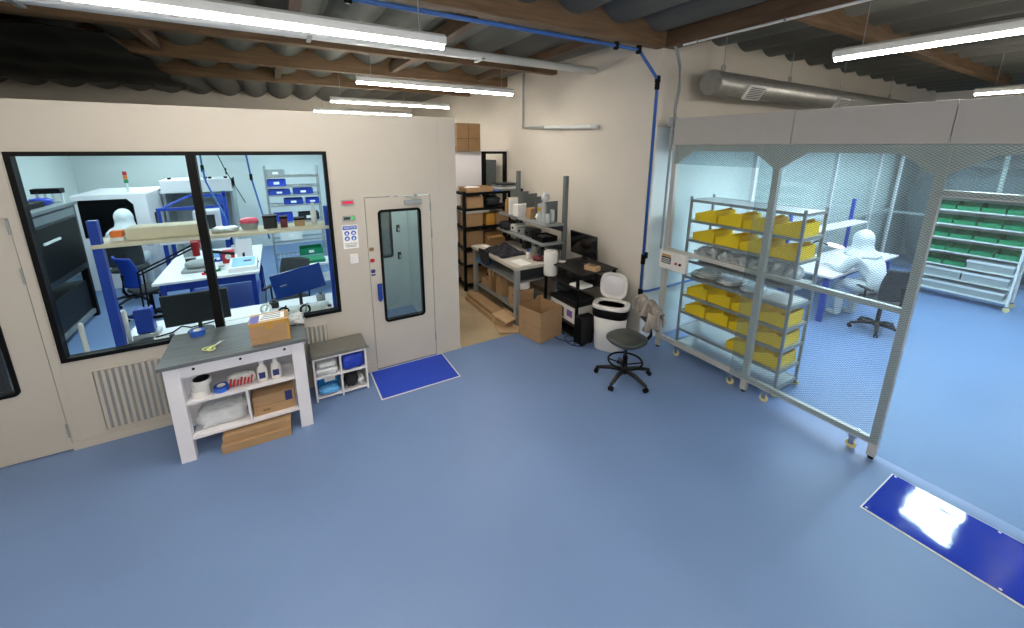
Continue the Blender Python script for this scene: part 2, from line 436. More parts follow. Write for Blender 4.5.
d1 = flush_door('door_1', .795, 1.56, .93, 1.435, .60, 1.985)
hd = MB().prism([(.86, 1.12), (.915, 1.12), (.915, .93), (.90, .90), (.875, .90), (.86, .93)], 'y', WY - .05, WY - .03); hd.box(.872, .903, WY - .032, WY + .004, .95, 1.07)
hd.build('paddle_handle', 'bluescreen', d1, bevel=.004)
cl = MB(); cl.box(1.235, 1.445, WY - .05, WY + .004, 2.035, 2.085); cl.build('door_closer', 'greymetal', d1, bevel=.008)
MB().obox((1.31, WY - .045, 2.11), (.14, .018, .014), (0, .25, 0)).obox((1.375, WY - .02, 2.135), (.03, .05, .03)).build('closer_arm', 'greymetal', d1, bevel=.003)
for z in (1.93, 1.60, .22): MB().cyl((1.558, WY - .006, z), (1.558, WY - .006, z + .11), .009, 10).build('hinge', 'greymetal', d1)
for z, m in ((1.535, 'brown'), (1.40, 'red'), (1.27, 'label_navy')):
    MB().lathe((.835, WY + .0025, z), [(.022, -.022), (.026, 0), (.022, .022)], 12, 1, .03).build('door_sticker', m, d1)
MB().box(.812, .858, WY + .001, WY + .004, 1.215, 1.235).build('door_sticker', 'label_navy', d1)
d2 = flush_door('door_2', -2.83, -1.87, -2.70, -2.075, .63, 1.985)
for z in (2.00, 1.59, .14): MB().cyl((-1.876, WY - .006, z), (-1.876, WY - .006, z + .13), .009, 10).build('hinge', 'greymetal', d2)

# gowning room seen through the door pane
st = MB(); st.box(.66, .70, t1, 6.45, 0, 2.78); st.box(.66, .98, 6.45, 6.49, 0, 2.78); st.box(.98, 1.50, 6.45, 6.49, 0, .92); st.box(.98, 1.50, 6.45, 6.49, 2.15, 2.78); st.box(1.50, CX - .14, 6.45, 6.49, 0, 2.78)
struct('wall_gowning', st, 'inwall')
w2 = thing('window_2', (1.24, 6.45, .92), kind='structure')
ring(MB(), .975, 1.505, .91, 2.16, .05, .035, 6.435, 6.495).build('window_frame', 'black', w2)
MB().box(1.0, 1.48, 6.468, 6.474, .94, 2.13).build('pane', 'doorglass', w2)
HK = 'coat hooks in the gowning room'
def hook(loc, lab):
    h = thing('coat_hook', loc, lab, 'hook', HK); x, y, z = loc
    MB().box(x - .03, x + .03, y - .012, y, z - .06, z + .06).build('back_plate', 'black', h, bevel=.003)
    MB().tube([(x, y - .012, z), (x, y - .05, z - .03), (x, y - .07, z - .02), (x, y - .075, z + .02)], .008, 8).build('prong', 'whitemetal', h)
    return h
for i, z in enumerate((1.86, 1.38, .92)):
    w_ = ('upper', 'middle', 'lowest')[i]
    hook((1.60, 6.45, z), f'black coat hook, {w_} one on the wall facing the door pane')
    h = hook((1.72, 5.70, z), f'black coat hook, {w_} one on the side wall behind the door pane')
    h.location = (CX - .13, 5.60, z); h.rotation_euler = (0, 0, PI / 2 - PI)
    h.rotation_euler = (0, 0, -PI / 2)

# louvred vents in the clean room wall
def vent(x0, x1, z0, z1, n, label):
    v = thing('wall_vent', ((x0 + x1) / 2, WY, z0), label, 'vent', 'louvred wall vents')
    MB().box(x0, x1, WY - .003, WY - .0005, z0, z1).build('backing', 'greymetal', v)
    MB().frame(x0 - .012, x1 + .012, z0 - .012, z1 + .012, .014, WY - .012, WY - .0005).build('frame', 'panel', v)
    for i in range(n):
        x = x0 + (x1 - x0) * (i + .5) / n
        MB().obox((x, WY - .012, (z0 + z1) / 2), (.022, .010, z1 - z0 - .01), (0, 0, .5)).build('slat', 'panel', v)
vent(-1.635, -1.04, .125, .72, 13, 'slatted beige wall vent low on the wall left of the work table')
vent(-.25, .285, .30, .735, 12, 'slatted beige wall vent peeking out between work table and cubby bench')

# signs beside the door
s = thing('indicator_sign', (.62, WY, 2.07), 'small grey sign with red lit panel, above the green lit one', 'sign')
MB().box(.555, .685, WY - .02, WY - .0005, 2.065, 2.125).build('housing', 'greymetal', s, bevel=.003); MB().box(.567, .673, WY - .022, WY - .0195, 2.08, 2.11).build('lit_panel', 'redled', s)
s = thing('indicator_sign', (.62, WY, 1.90), 'small grey sign with green lit square, below the red lit one', 'sign')
MB().box(.555, .685, WY - .02, WY - .0005, 1.89, 1.95).build('housing', 'greymetal', s, bevel=.003); MB().box(.64, .668, WY - .022, WY - .0195, 1.905, 1.935).build('lit_square', 'greenled', s); MB().box(.567, .632, WY - .0215, WY - .0195, 1.905, 1.935).build('dark_panel', 'machine', s)
s = thing('notice_sign', (.62, WY, 1.58), 'white notice sign with blue heading and round blue symbols', 'sign')
MB().box(.54, .70, WY - .004, WY - .0005, 1.575, 1.84).build('plate', 'paper', s); MB().box(.546, .694, WY - .006, WY - .0035, 1.79, 1.834).build('heading', 'bluetape', s)
text('NOTICE', .034, (.62, WY - .0065, 1.812), s, 'paper'); text('CLEANROOM', .021, (.62, WY - .0045, 1.63), s, 'black')
for k, dz_ in enumerate((0, -.012)): MB().box(.556 + .012 * k, .684 - .012 * k, WY - .0052, WY - .0038, 1.608 + dz_ * 1.2, 1.613 + dz_ * 1.2).build('small_print', 'machine', s)
for x, z in ((.585, 1.75), (.655, 1.75), (.585, 1.69), (.655, 1.69)):
    c = MB().cyl((x, WY - .0055, z), (x, WY - .0035, z), .027, 20).build('symbol_disc', 'bluetape', s)
    MB().obox((x, WY - .006, z + .003), (.018, .002, .014)).obox((x, WY - .006, z - .011), (.026, .002, .008)).build('pictogram', 'paper', c)
s = thing('light_switch', (.635, WY, 1.40), 'white square wall switch below the notice sign', 'switch')
MB().box(.592, .682, WY - .025, WY - .0005, 1.40, 1.51).build('box', 'whiteplastic', s, bevel=.005); MB().box(.612, .662, WY - .031, WY - .024, 1.425, 1.485).build('rocker', 'white', s, bevel=.003)
s = thing('door_bumper', (.70, WY - .02, .35), 'small grey knob on the wall between cubby bench and door', 'bumper')
MB().cyl((.70, WY, .35), (.70, WY - .03, .35), .016).build('stem', 'greymetal', s)

# ------------------------------------------------------------------ lamps
def tube_lamp(x0, x1, y0, y1, z, label, m='lamp', wires=True, grp='suspended strip lights'):
    along_x = abs(x1 - x0) > abs(y1 - y0)
    t = thing('strip_light', ((x0 + x1) / 2, (y0 + y1) / 2, z), label, 'light', grp)
    L = (x1 - x0) if along_x else (y1 - y0); cx, cy = (x0 + x1) / 2, (y0 + y1) / 2
    def P(l, s_, h): return (cx + l, cy + s_, z + h) if along_x else (cx + s_, cy + l, z + h)
    # housing: tray with a flat top, diffuser: half-round below
    hs = MB(); pr = [(-.062, .018), (.062, .018), (.066, .07), (.03, .095), (-.03, .095), (-.066, .07)]
    dfp = [(.031 * math.cos(a), .017 - .027 * abs(math.sin(a))) for a in [PI * i / 10 for i in range(11)]]
    for mb, poly, l in ((hs, pr, L), (None, dfp, L - .012)):
        q = mb or MB()
        A = [q.bm.verts.new(P(-l / 2, u, h)) for u, h in poly]; B = [q.bm.verts.new(P(l / 2, u, h)) for u, h in poly]
        n = len(poly); q.bm.faces.new(A); q.bm.faces.new(B[::-1])
        for k in range(n): q.bm.faces.new((A[k], B[k], B[(k + 1) % n], A[(k + 1) % n]))
        q.build('housing' if mb else 'diffuser', 'whitemetal' if mb else m, t)
    if wires:
        for l in (-L * .42, L * .42):
            MB().tube([P(l, 0, .095), P(l, 0, 4.08 - z)], .004, 6).build('hanging_wire', 'greymetal', t)
    return t
tube_lamp(-1.19, 1.24, 3.2, 3.2, 3.45, 'large bright strip light nearest above the clean room wall')
tube_lamp(1.02, 3.38, 5.8, 5.8, 3.50, 'bright strip light whose end hangs nearest the plaster wall conduit')
tube_lamp(1.00, 3.36, 8.5, 8.5, 3.50, 'thin strip light, second row behind the clean room top')
tube_lamp(.92, 3.30, 11.1, 11.1, 3.50, 'thinnest strip light, just over the top edge of the clean room')
tube_lamp(4.62, 4.62, -.52, 1.93, 3.50, 'large strip light hung above the enclosure header')
tube_lamp(9.25, 9.25, -.45, 1.95, 3.50, 'short bright strip light end peeking over the enclosure header')
# unseen lamps added to light the room, over the open floor outside the picture
for x0, x1, y0, y1 in ((-1.2, 1.25, .3, .3), (-1.2, 1.25, -2.2, -2.2), (-4.6, -2.15, .3, .3), (1.9, 4.1, -2.2, -2.2), (-4.6, -2.15, -2.2, -2.2)):
    tube_lamp(x0, x1, y0, y1, 3.5, 'bright unseen strip light added over the open floor')
def panel_lamp(x0, x1, y0, y1, z, lab, grp, m='coollamp'):
    t = thing('ceiling_panel_light', ((x0 + x1) / 2, (y0 + y1) / 2, z), lab, 'light', grp)
    MB().box(x0, x1, y0, y1, z - .03, z).build('frame', 'whitemetal', t); MB().box(x0 + .03, x1 - .03, y0 + .03, y1 - .03, z - .036, z - .028).build('diffuser', m, t)
for x, y in ((-2.6, 6.2), (-.6, 6.2), (-2.6, 8.6), (-.6, 8.6), (1.2, 8.6), (-2.2, 11.0), (.2, 11.0), (1.25, 5.5)):
    panel_lamp(x - .3, x + .3, y - .6, y + .6, 2.80, 'flat bright ceiling light inside the clean room', 'clean room ceiling lights')

# ------------------------------------------------------------------ pipes, conduit, duct
p = thing('air_pipe', (WX - .06, YC - .06, .77), 'blue compressed air pipe along the beam and down the wall corner', 'pipe')
MB().tube([(-3, 3.49, 3.78), (3.70, 3.49, 3.78), (4.10, 3.53, 3.50), (4.115, 3.53, .77), ], .02, 10).build('riser', 'bluepipe', p, smooth=True)
MB().tube([(4.115, 3.53, .77), (4.24, 3.50, .77), (7.2, 3.50, .77)], .017, 10).build('wall_run', 'bluepipe', p, smooth=True)
for c, r in (((3.70, 3.49, 3.78), .034), ((4.10, 3.53, 3.50), .034), ((4.115, 3.53, .77), .034), ((3.35, 3.49, 3.78), .03), ((.6, 3.49, 3.78), .03), ((4.1, 3.53, 3.42), .03)):
    MB().lathe(c, [(r * .7, -r * 1.3), (r, -r), (r, r), (r * .7, r * 1.3)], 12).build('fitting', 'black', p)
v = MB().cyl((4.113, 3.53, 1.17), (4.113, 3.53, 1.30), .03).build('valve', 'black', p); MB().box(4.10, 4.13, 3.47, 3.50, 1.26, 1.34).build('valve_lever', 'black', v)

p = thing('conduit_run', (0, 4.78, 3.78), 'pair of pale grey conduits running under the roof to the plaster wall', 'conduit')
for y, r in ((4.72, .045), (4.84, .03)): MB().tube([(-6, y, 3.78), (4.15, y, 3.78)], r, 10).build('conduit', 'whitemetal', p, smooth=True)
for x in (2.3, .4, -1.6): MB().box(x, x + .04, 4.66, 4.9, 3.73, 3.75).build('strap', 'greymetal', p)
p = thing('wall_conduit', (4.15, 6.65, 3.03), 'thin grey conduit dropping down the plaster wall to a horizontal tube', 'conduit')
MB().tube([(4.12, 6.65, 4.15), (4.12, 6.65, 3.05), (4.12, 5.9, 3.03)], .022, 8).build('drop', 'greymetal', p)
MB().tube([(4.12, 5.9, 3.03), (4.12, 4.72, 3.0), (4.18, 4.62, 2.99)], .034, 10).build('sleeve', 'whitemetal', p)
p = thing('beam_conduit', (4.18, 2.0, 3.84), 'thin white conduit along the bottom edge of the long roof beam', 'conduit')
MB().tube([(4.215, 3.3, 3.855), (4.215, .2, 3.855)], .013, 8).build('tube', 'whitemetal', p)
for y in (3.1, 2.2, 1.3): MB().box(4.20, 4.23, y, y + .02, 3.84, 3.87).build('clip', 'greymetal', p)
p = thing('flexible_conduit', (4.26, 3.45, 3.0), 'grey flexible conduit hanging to the enclosure corner post', 'conduit')
MB().tube([(4.22, 3.45, 3.92), (4.30, 3.45, 3.84), (4.37, 3.44, 3.66), (4.38, 3.43, 3.4), (4.33, 3.42, 3.15), (4.33, 3.41, 3.05)], .018, 8).build('hose', 'greymetal', p, smooth=True)
MB().tube([(4.26, 3.38, 2.98), (4.26, 3.38, 1.4)], .015, 8).build('rigid_pipe', 'greymetal', p)
MB().box(4.23, 4.34, 3.36, 3.43, 2.95, 3.06).build('junction_box', 'greymetal', p, bevel=.005)

dct = thing('spiral_duct', (7.6, 3.25, 3.48), 'round galvanised spiral duct hung above the enclosure', 'duct')
q = MB(); q.tube([(4.74 + .0608 * i, 3.25, 3.48) for i in range(101)], [.142 + (.004 if i % 2 else 0) for i in range(101)], 28); q.build('barrel', 'galv', dct, smooth=True)
MB().lathe((0, 0, 0), [(.02, -.001), (.148, 0), (.152, .05), (.148, .10), (.02, .101)], 28).build('end_collar', 'galv', dct)
ec = dct.children[-1]; ec.rotation_euler = (0, PI / 2, 0); ec.location = (4.72 - 7.6, 0, 0); 
for v_ in ec.data.vertices: v_.co += WLOC[dct.name]
def grille(x, lab=None):
    g = MB().obox((x, 3.25 - .13, 3.48 - .085), (.36, .03, .19), (.55, 0, 0)).build('air_grille', 'whitemetal', dct, bevel=.004)
    q = MB()
    for i in range(7): q.obox((x, 3.25 - .143 - (i - 3) * .0115, 3.48 - .093 + (i - 3) * .0188), (.30, .008, .008), (.55, 0, 0))
    q.build('louvres', 'machine', g)
for x in (5.46, 7.95): grille(x)
for x in (4.95, 6.55, 8.2, 10.2):
    h = MB().tube([(x, 3.25, 3.63), (x, 3.25, 4.1)], .005, 6).build('hanger_wire', 'greymetal', dct)
    MB().torus((x, 3.25, 3.67), .034, .010, (PI / 2, 0, 0), 12, 6).build('shackle', 'greymetal', h)
cb = thing('hanging_hose', (-3.5, 7.95, 3.4), 'black hose loop hanging under the dark roof far left', 'hose')
MB().torus((-3.55, 7.7, 3.55), .26, .05, (PI / 2, 0, .2), 32, 8).build('loop', 'black', cb, smooth=True)
MB().tube([(-3.55, 7.7, 3.8), (-3.5, 7.5, 4.14)], .03, 8).build('tail', 'black', cb)

# ------------------------------------------------------------------ work table in front of the window
TX0, TX1, TY0, TY1, TZ = -1.03, .06, 3.91, 4.60, .935
t = thing('work_table', (-.485, 4.25, 0), 'white work table with grey wood top and open shelves below the window', 'table')
MB().box(TX0, TX1, TY0, TY1, TZ - .032, TZ).build('table_top', 'greytop', t, bevel=.003)
for x0 in (TX0 + .03, TX1 - .135):
    for y0 in (TY0 + .025, TY1 - .115): MB().box(x0, x0 + .105, y0, y0 + .09, 0, TZ - .032).build('leg', 'white', t, bevel=.003)
LX0, LX1 = TX0 + .135, TX1 - .135
ap = MB().box(LX0, LX1, TY0 + .03, TY0 + .05, TZ - .14, TZ - .032).build('apron', 'white', t)
for x in (-.80, -.47, -.13): MB().cyl((x, TY0 + .031, TZ - .075), (x, TY0 + .025, TZ - .075), .011, 12).build('screw_cap', 'black', ap)
MB().box(LX0, LX1, TY0 + .05, TY1 - .05, .525, .545).build('shelf', 'white', t); MB().box(LX0, LX1, TY0 + .05, TY1 - .05, .185, .207).build('shelf', 'white', t)
MB().box(-.475, -.457, TY0 + .055, TY1 - .06, .207, .525).build('divider', 'white', t)
MB().box(LX0, LX1, TY1 - .05, TY1 - .035, .185, TZ - .05).build('back_panel', 'white', t)

# things on the table top
def carton(name, c, size, rz, label, m='cardboard', cat='box', group=None, tape=True, open_=False, tm='tape', bevel=.004):
    """closed or open cardboard box with its own tape strip; c = centre of base"""
    t = thing(name, c, label, cat, group); x, y, z = c; a, b, h = size
    if not open_:
        MB().box(x - a / 2, x + a / 2, y - b / 2, y + b / 2, z, z + h).build('body', m, t, bevel=bevel)
        if tape:
            MB().box(x - a / 2 - .001, x + a / 2 + .001, y - .025, y + .025, z + h * .75, z + h + .0012).build('tape', tm, t)
    else:
        w = .006; q = MB()
        q.box(x - a / 2, x + a / 2, y - b / 2, y - b / 2 + w, z, z + h); q.box(x - a / 2, x + a / 2, y + b / 2 - w, y + b / 2, z, z + h)
        q.box(x - a / 2, x - a / 2 + w, y - b / 2 + w, y + b / 2 - w, z, z + h); q.box(x + a / 2 - w, x + a / 2, y - b / 2 + w, y + b / 2 - w, z, z + h)
        q.box(x - a / 2, x + a / 2, y - b / 2, y + b / 2, z, z + w); q.build('body', m, t)
    t.rotation_euler = (0, 0, rz); return t
b = carton('shipping_box', (-.222, 4.10, TZ), (.31, .23, .205), -.02, 'brown shipping box with yellow tape and paper label on the table top', tape=False)
q = MB(); q.box(-.378, -.066, 3.984, 3.9875, TZ + .175, TZ + .206); q.box(-.378, -.066, 3.985, 4.03, TZ + .203, TZ + .2065); q.box(-.378, -.066, 4.18, 4.216, TZ + .203, TZ + .2065); q.box(-.378, -.345, 4.0, 4.216, TZ + .203, TZ + .2066); q.box(-.245, -.195, 3.984, 3.9872, TZ + .13, TZ + .19); q.box(-.085, -.066, 3.984, 3.9872, TZ, TZ + .2)
q.build('tape', 'tape', b); MB().box(-.30, -.10, 4.03, 4.18, TZ + .2055, TZ + .208).build('shipping_label', 'paper', b)
q = MB()
for i in range(3): q.box(-.29 + .01 * i, -.13, 4.055 + .045 * i, 4.07 + .045 * i, TZ + .2078, TZ + .2088)
q.build('label_print', 'machine', b); MB().box(-.372, -.305, 3.99, 4.16, TZ + .205, TZ + .2078).build('sticker', 'purple', b)
sc = thing('scissors', (-.68, 4.13, TZ), 'scissors with pale green handles lying on the table top', 'scissors')
for s_, ang in ((1, .85), (-1, 1.15)):
    c0 = Vector((-.665, 4.155, TZ + .006)); d = Vector((math.cos(ang), math.sin(ang), 0)); n = Vector((-d.y, d.x, 0))
    MB().prism([tuple((c0 + d * .10)[:2]), tuple((c0 + n * .008)[:2]), tuple((c0 - d * .02 + n * .006)[:2]), tuple((c0 - d * .02 - n * .006)[:2]), tuple((c0 - n * .008)[:2])], 'z', TZ + .003 + .003 * (s_ > 0), TZ + .006 + .003 * (s_ > 0)).build('blade', 'whitemetal', sc)
    e = c0 - d * .065 + n * .03 * -s_ * 1.0; 
    MB().torus((e.x, e.y, TZ + .008), .029, .006, (0, 0, 0), 20, 8).tube([(c0.x, c0.y, TZ + .008), tuple(e + d * .026 + Vector((0, 0, .002)))], .006, 8).build('handle', 'yellowgreen', sc, smooth=True)
tp = thing('tape_roll', (-.83, 4.50, TZ), 'blue tape roll on the table top against the window', 'tape', 'blue tape rolls')
MB().lathe((-.83, 4.50, TZ), [(.033, 0), (.058, 0), (.058, .048), (.033, .048), (.033, .001)], 28).build('tape', 'bluetape', tp); MB().lathe((-.83, 4.50, TZ), [(.029, 0), (.0325, 0), (.0325, .05), (.029, .05), (.029, .001)], 28).build('core', 'paper', tp)
simple('plastic_bag', MB().blob((-.01, 4.37, TZ + .035), (.15, .22, .075), .28, 4, 3, 3, seg=30, rings=16), 'clearbag', 'crumpled clear plastic bag behind the brown box on the table', 'bag', smooth=True)

# things on the table shelves
S1, S2 = .545, .207
def spool(c, r, h, label, top=False):
    t = thing('label_roll', c, label, 'roll', 'white rolls on the table shelf')
    MB().lathe(c, [(r * .4, 0), (r * .97, 0), (r, .004), (r, h - .004), (r * .97, h), (r * .4, h), (r * .4, .001)], 26).build('roll', 'whiteplastic', t)
    MB().lathe(c, [(r * .3, 0), (r * .39, 0), (r * .39, h), (r * .3, h), (r * .3, .001)], 20).build('core', 'cardboard', t)
    if top: MB().lathe(c, [(r * .85, h), (r * .85, h + .006), (.01, h + .007)], 24).build('black_top', 'black', t)
spool((-.805, 4.06, S1), .068, .06, 'white roll at the bottom of the shelf stack')
spool((-.80, 4.06, S1 + .0605), .062, .045, 'white roll in the middle of the shelf stack')
spool((-.785, 4.06, S1 + .106), .070, .045, 'white roll with black top, uppermost of the shelf stack', True)
tp = dup(tp, (-.655, 4.05, S1), 0, 'blue tape roll on the table shelf beside the white rolls')
tp['group'] = 'blue tape rolls'
wp = thing('wipe_packet', (-.51, 4.08, S1), 'clear packet of small red tipped tubes on the table shelf', 'packet')
MB().blob((-.51, 4.10, S1 + .055), (.20, .12, .11), .15, 3, 9).build('wrapper', 'clearbag', wp, smooth=True)
for i in range(7):
    x = -.59 + .027 * i; MB().tube([(x, 4.025, S1 + .02), (x + .015, 4.035, S1 + .09 - .01 * (i % 3))], .008, 8).build('red_tube', 'red', wp)
BG = 'white bottles on the table shelf'
def bottle(c, label):
    t = thing('spray_bottle', c, label, 'bottle', BG)
    MB().lathe(c, [(.036, 0), (.042, .008), (.042, .115), (.036, .14), (.018, .158), (.018, .17)], 22).build('body', 'whiteplastic', t, smooth=True)
    MB().lathe((c[0], c[1], c[2] + .17), [(.02, 0), (.02, .03), (.014, .033)], 18).build('cap', 'whitemetal', t)
    MB().lathe(c, [(.0425, .04), (.0428, .042), (.0428, .10), (.0425, .102)], 22).build('band', 'paper', t)
    MB().box(c[0] - .025, c[0] + .025, c[1] - .0445, c[1] - .038, c[2] + .04, c[2] + .10).build('label', 'label_navy', t)
bottle((-.335, 4.05, S1), 'left white bottle with navy label on the table shelf'); bottle((-.225, 4.05, S1), 'right white bottle with navy label on the table shelf')
simple('clear_pouch', MB().blob((-.42, 4.1, S1 + .05), (.07, .08, .10), .15, 3, 19), 'clearbag', 'small clear pouch between red tubes and left bottle', 'pouch', smooth=True)
simple('tray', MB().box(-.20, -.09, 4.46, 4.50, S1 + .12, S1 + .20), 'greybox', 'grey plate leaning at the back of the table shelf', 'plate', bevel=.004)
simple('foam_packing', MB().blob((-.68, 4.2, S2 + .075), (.38, .34, .15), .08, 3.0, 5, 5, seg=36, rings=18), 'clearbag', 'white foam packing in the lower left table compartment', 'packing', smooth=True)
b = carton('parcel_box', (-.27, 4.16, S2), (.345, .30, .20), 0, 'cardboard box with navy label in the lower right table compartment', tape=False)
MB().box(-.18, -.12, 4.0085, 4.0105, S2 + .09, S2 + .19).build('label', 'label_navy', b); MB().box(-.444, -.0965, 4.0088, 4.0102, S2 + .094, S2 + .098).build('flap_seam', 'brown', b)
MB().box(-.37, -.31, 4.0085, 4.0102, S2 + .035, S2 + .055).build('print', 'brown', b)
b = carton('long_box', (-.43, 4.06, 0), (.545, .36, .08), -.03, 'long flat cardboard box on the floor under the table, lower one', tape=False)
b = carton('long_box', (-.42, 4.09, .081), (.535, .36, .075), -.03, 'long flat cardboard box under the table, stacked on another', tape=False)

# ------------------------------------------------------------------ cubby bench
B0, B1, C0, C1 = .09, .63, 4.29, 4.60
t = thing('cubby_bench', (.36, 4.45, 0), 'small white four-hole cubby bench with grey cushion beside the door', 'bench')
q = MB(); w = .018; q.box(B0, B1, C1 - .01, C1, .03, .50); 
for x in (B0, .36 - w / 2, B1 - w): q.box(x, x + w, C0, C1 - .01, 0, .50)
for z in (.03, .262, .482): q.box(B0 + w, .36 - w / 2, C0, C1 - .01, z, z + w); q.box(.36 + w / 2, B1 - w, C0, C1 - .01, z, z + w)
q.build('carcass', 'white', t)
MB().box(B0 - .01, B1 + .01, C0 - .012, C1, .50, .555).build('cushion', 'cushion', t, bevel=.014)
simple('folded_bag', MB().blob((.225, 4.41, .318), (.22, .22, .075), .09, 4, 1, 4, seg=30, rings=12), 'clearbag', 'folded white packet, lower of two in the upper left cubby', 'packet', 'white packets in the cubby', smooth=True)
simple('folded_bag', MB().blob((.225, 4.42, .388), (.21, .21, .062), .09, 4, 2, 4, seg=30, rings=12), 'clearbag', 'folded white packet, upper of two in the upper left cubby', 'packet', 'white packets in the cubby', smooth=True)
simple('blue_packet', MB().blob((.49, 4.41, .37), (.225, .22, .165), .08, 4, 4, 5, seg=30, rings=16), 'bluebag', 'dark blue packet filling the upper right cubby', 'packet', smooth=True)
simple('blue_wrap', MB().box(.12, .335, 4.44, 4.54, .05, .24), 'tealbag', 'blue wrapped pack at the back of the lower left cubby', 'pack', bevel=.012)
simple('paper_slip', MB().obox((.245, 4.42, .18), (.11, .006, .07), (-.2, 0, .1)), 'paper', 'white slip on the blue pack in the cubby', 'slip')
simple('nitrile_gloves', MB().blob((.23, 4.37, .085), (.21, .15, .07), .25, 3.2, 8, seg=24, rings=14), 'glove', 'light blue glove pile in the lower left cubby', 'gloves', smooth=True)
simple('bagged_shoe', MB().blob((.46, 4.42, .13), (.14, .25, .15), .16, 2.4, 6, seg=24, rings=14), 'darkcloth', 'black shoe bag in the lower right cubby', 'shoe', smooth=True)
simple('clear_sleeve', MB().blob((.555, 4.40, .10), (.08, .2, .09), .25, 3, 7), 'clearbag', 'clear plastic sleeve beside the black shoe in the cubby', 'bag', smooth=True)

# ------------------------------------------------------------------ sticky mats
t = thing('sticky_mat', (1.16, 4.3, 0), 'matt blue sticky mat in front of the clean room door', 'mat')
MB().box(.70, 1.63, 3.985, 4.615, .0005, .004).build('border', 'whiteplastic', t); MB().box(.715, 1.615, 4.0, 4.60, .003, .0065).build('sheet', 'matblue', t)
t = thing('sticky_mat', (3.93, .15, 0), 'glossy blue sticky mat with white edge outside the enclosure', 'mat')
MB().box(3.60, 4.24, -.55, .80, .0005, .004).build('border', 'whiteplastic', t)
q = MB(); nx, ny = 10, 24
def mz(x, y): return .0075 + .0018 * noise.noise((x * 5, y * 5, 1))
G = [[q.bm.verts.new((3.615 + .615 * i / nx, -.54 + 1.33 * j / ny, mz(i / nx, j / ny * 2))) for j in range(ny + 1)] for i in range(nx + 1)]
for i in range(nx):
    for j in range(ny): q.bm.faces.new((G[i][j], G[i + 1][j], G[i + 1][j + 1], G[i][j + 1]))
bt = [q.bm.verts.new(p) for p in ((3.615, -.54, .004), (4.23, -.54, .004), (4.23, .79, .004), (3.615, .79, .004))]
q.bm.faces.new(bt[::-1]); q.build('sheet', 'matgloss', t, smooth=True)
for x, y in ((4.21, .77), (3.63, .77), (4.21, .2), (3.63, .1)): MB().lathe((x, y, .007), [(.008, 0), (.008, .004), (.004, .005)], 12).build('corner_dot', 'whiteplastic', t)

# ------------------------------------------------------------------ swivel chairs
def star_base(t, c, r, m='blackplastic', n=5, a0=.3, hub=.10):
    x, y = c
    for k in range(n):
        a = a0 + 2 * PI * k / n; d = Vector((math.cos(a), math.sin(a), 0)); e = Vector((x, y, 0)) + d * r
        lg = MB().tube([Vector((x, y, hub + .02)) + d * .03, Vector((x, y, hub + .015)) + d * r * .5, e + Vector((0, 0, .075))], [.03, .026, .019], 10).build('leg', m, t, smooth=True)
        nn = Vector((-d.y, d.x, 0)); q = MB()
        for s_ in (-1, 1): q.cyl(e + nn * (.008 * s_) + Vector((0, 0, .027)), e + nn * (.024 * s_) + Vector((0, 0, .027)), .027, 16)
        q.cyl(e + Vector((0, 0, .03)), e + Vector((0, 0, .075)), .009, 8); q.build('caster', 'black', lg)
    MB().lathe((x, y, hub - .03), [(.035, 0), (.045, .02), (.045, .07), (.03, .09)], 16).build('hub', m, t)
def stool(c):
    x, y = c; Z0 = .52
    t = thing('swivel_stool', (x, y, 0), 'black swivel stool chair with foot ring, draped with a jacket', 'chair')
    star_base(t, c, .33, a0=.95)
    MB().cyl((x, y, .1), (x, y, .30), .028).build('column', 'black', t); MB().cyl((x, y, .28), (x, y, Z0 - .03), .017).build('gas_piston', 'blackplastic', t)
    rg = MB().torus((x, y, .235), .195, .012, (0, 0, 0), 36, 8).build('foot_ring', 'black', t, smooth=True)
    q = MB()
    for k in range(4):
        a = PI / 4 + k * PI / 2; q.tube([(x + .02 * math.cos(a), y + .02 * math.sin(a), .19), (x + .19 * math.cos(a), y + .19 * math.sin(a), .235)], .008, 8)
    q.build('ring_spoke', 'black', rg)
    MB().lathe((x, y, Z0 - .035), [(.10, 0), (.205, .006), (.222, .028), (.22, .05), (.19, .066), (.08, .058), (.02, .055)], 32, 1, 1, 2.5).build('seat', 'vinylseat', t, smooth=True)
    MB().box(x - .09, x + .09, y - .09, y + .09, Z0 - .055, Z0 - .033).build('seat_plate', 'black', t)
    d = Vector((.93, -.37, 0)).normalized(); n = Vector((-d.y, d.x, 0)); o = Vector((x, y, 0))
    MB().tube([o + d * .05 + Vector((0, 0, Z0 - .045)), o + d * .25 + Vector((0, 0, Z0 - .04)), o + d * .30 + Vector((0, 0, Z0 + .02)), o + d * .29 + Vector((0, 0, .80))], [.02, .02, .02, .016], 10).build('back_bar', 'black', t, smooth=True)
    def bk(u, v): 
        a = (u - .5) * 1.3; h = (v - .5)
        return o + d * (.285 - .10 * (1 - math.cos(a)) * 1.2) + n * (.20 * math.sin(a) / math.sin(.65)) + Vector((0, 0, .77 + h * .22 * (1 - .25 * abs(2 * u - 1) ** 2)))
    MB().sheet(bk, 14, 6, .03).build('backrest', 'vinylseat', t, smooth=True)
    return o, d, n
so, sd, sn = stool((3.31, 2.98))
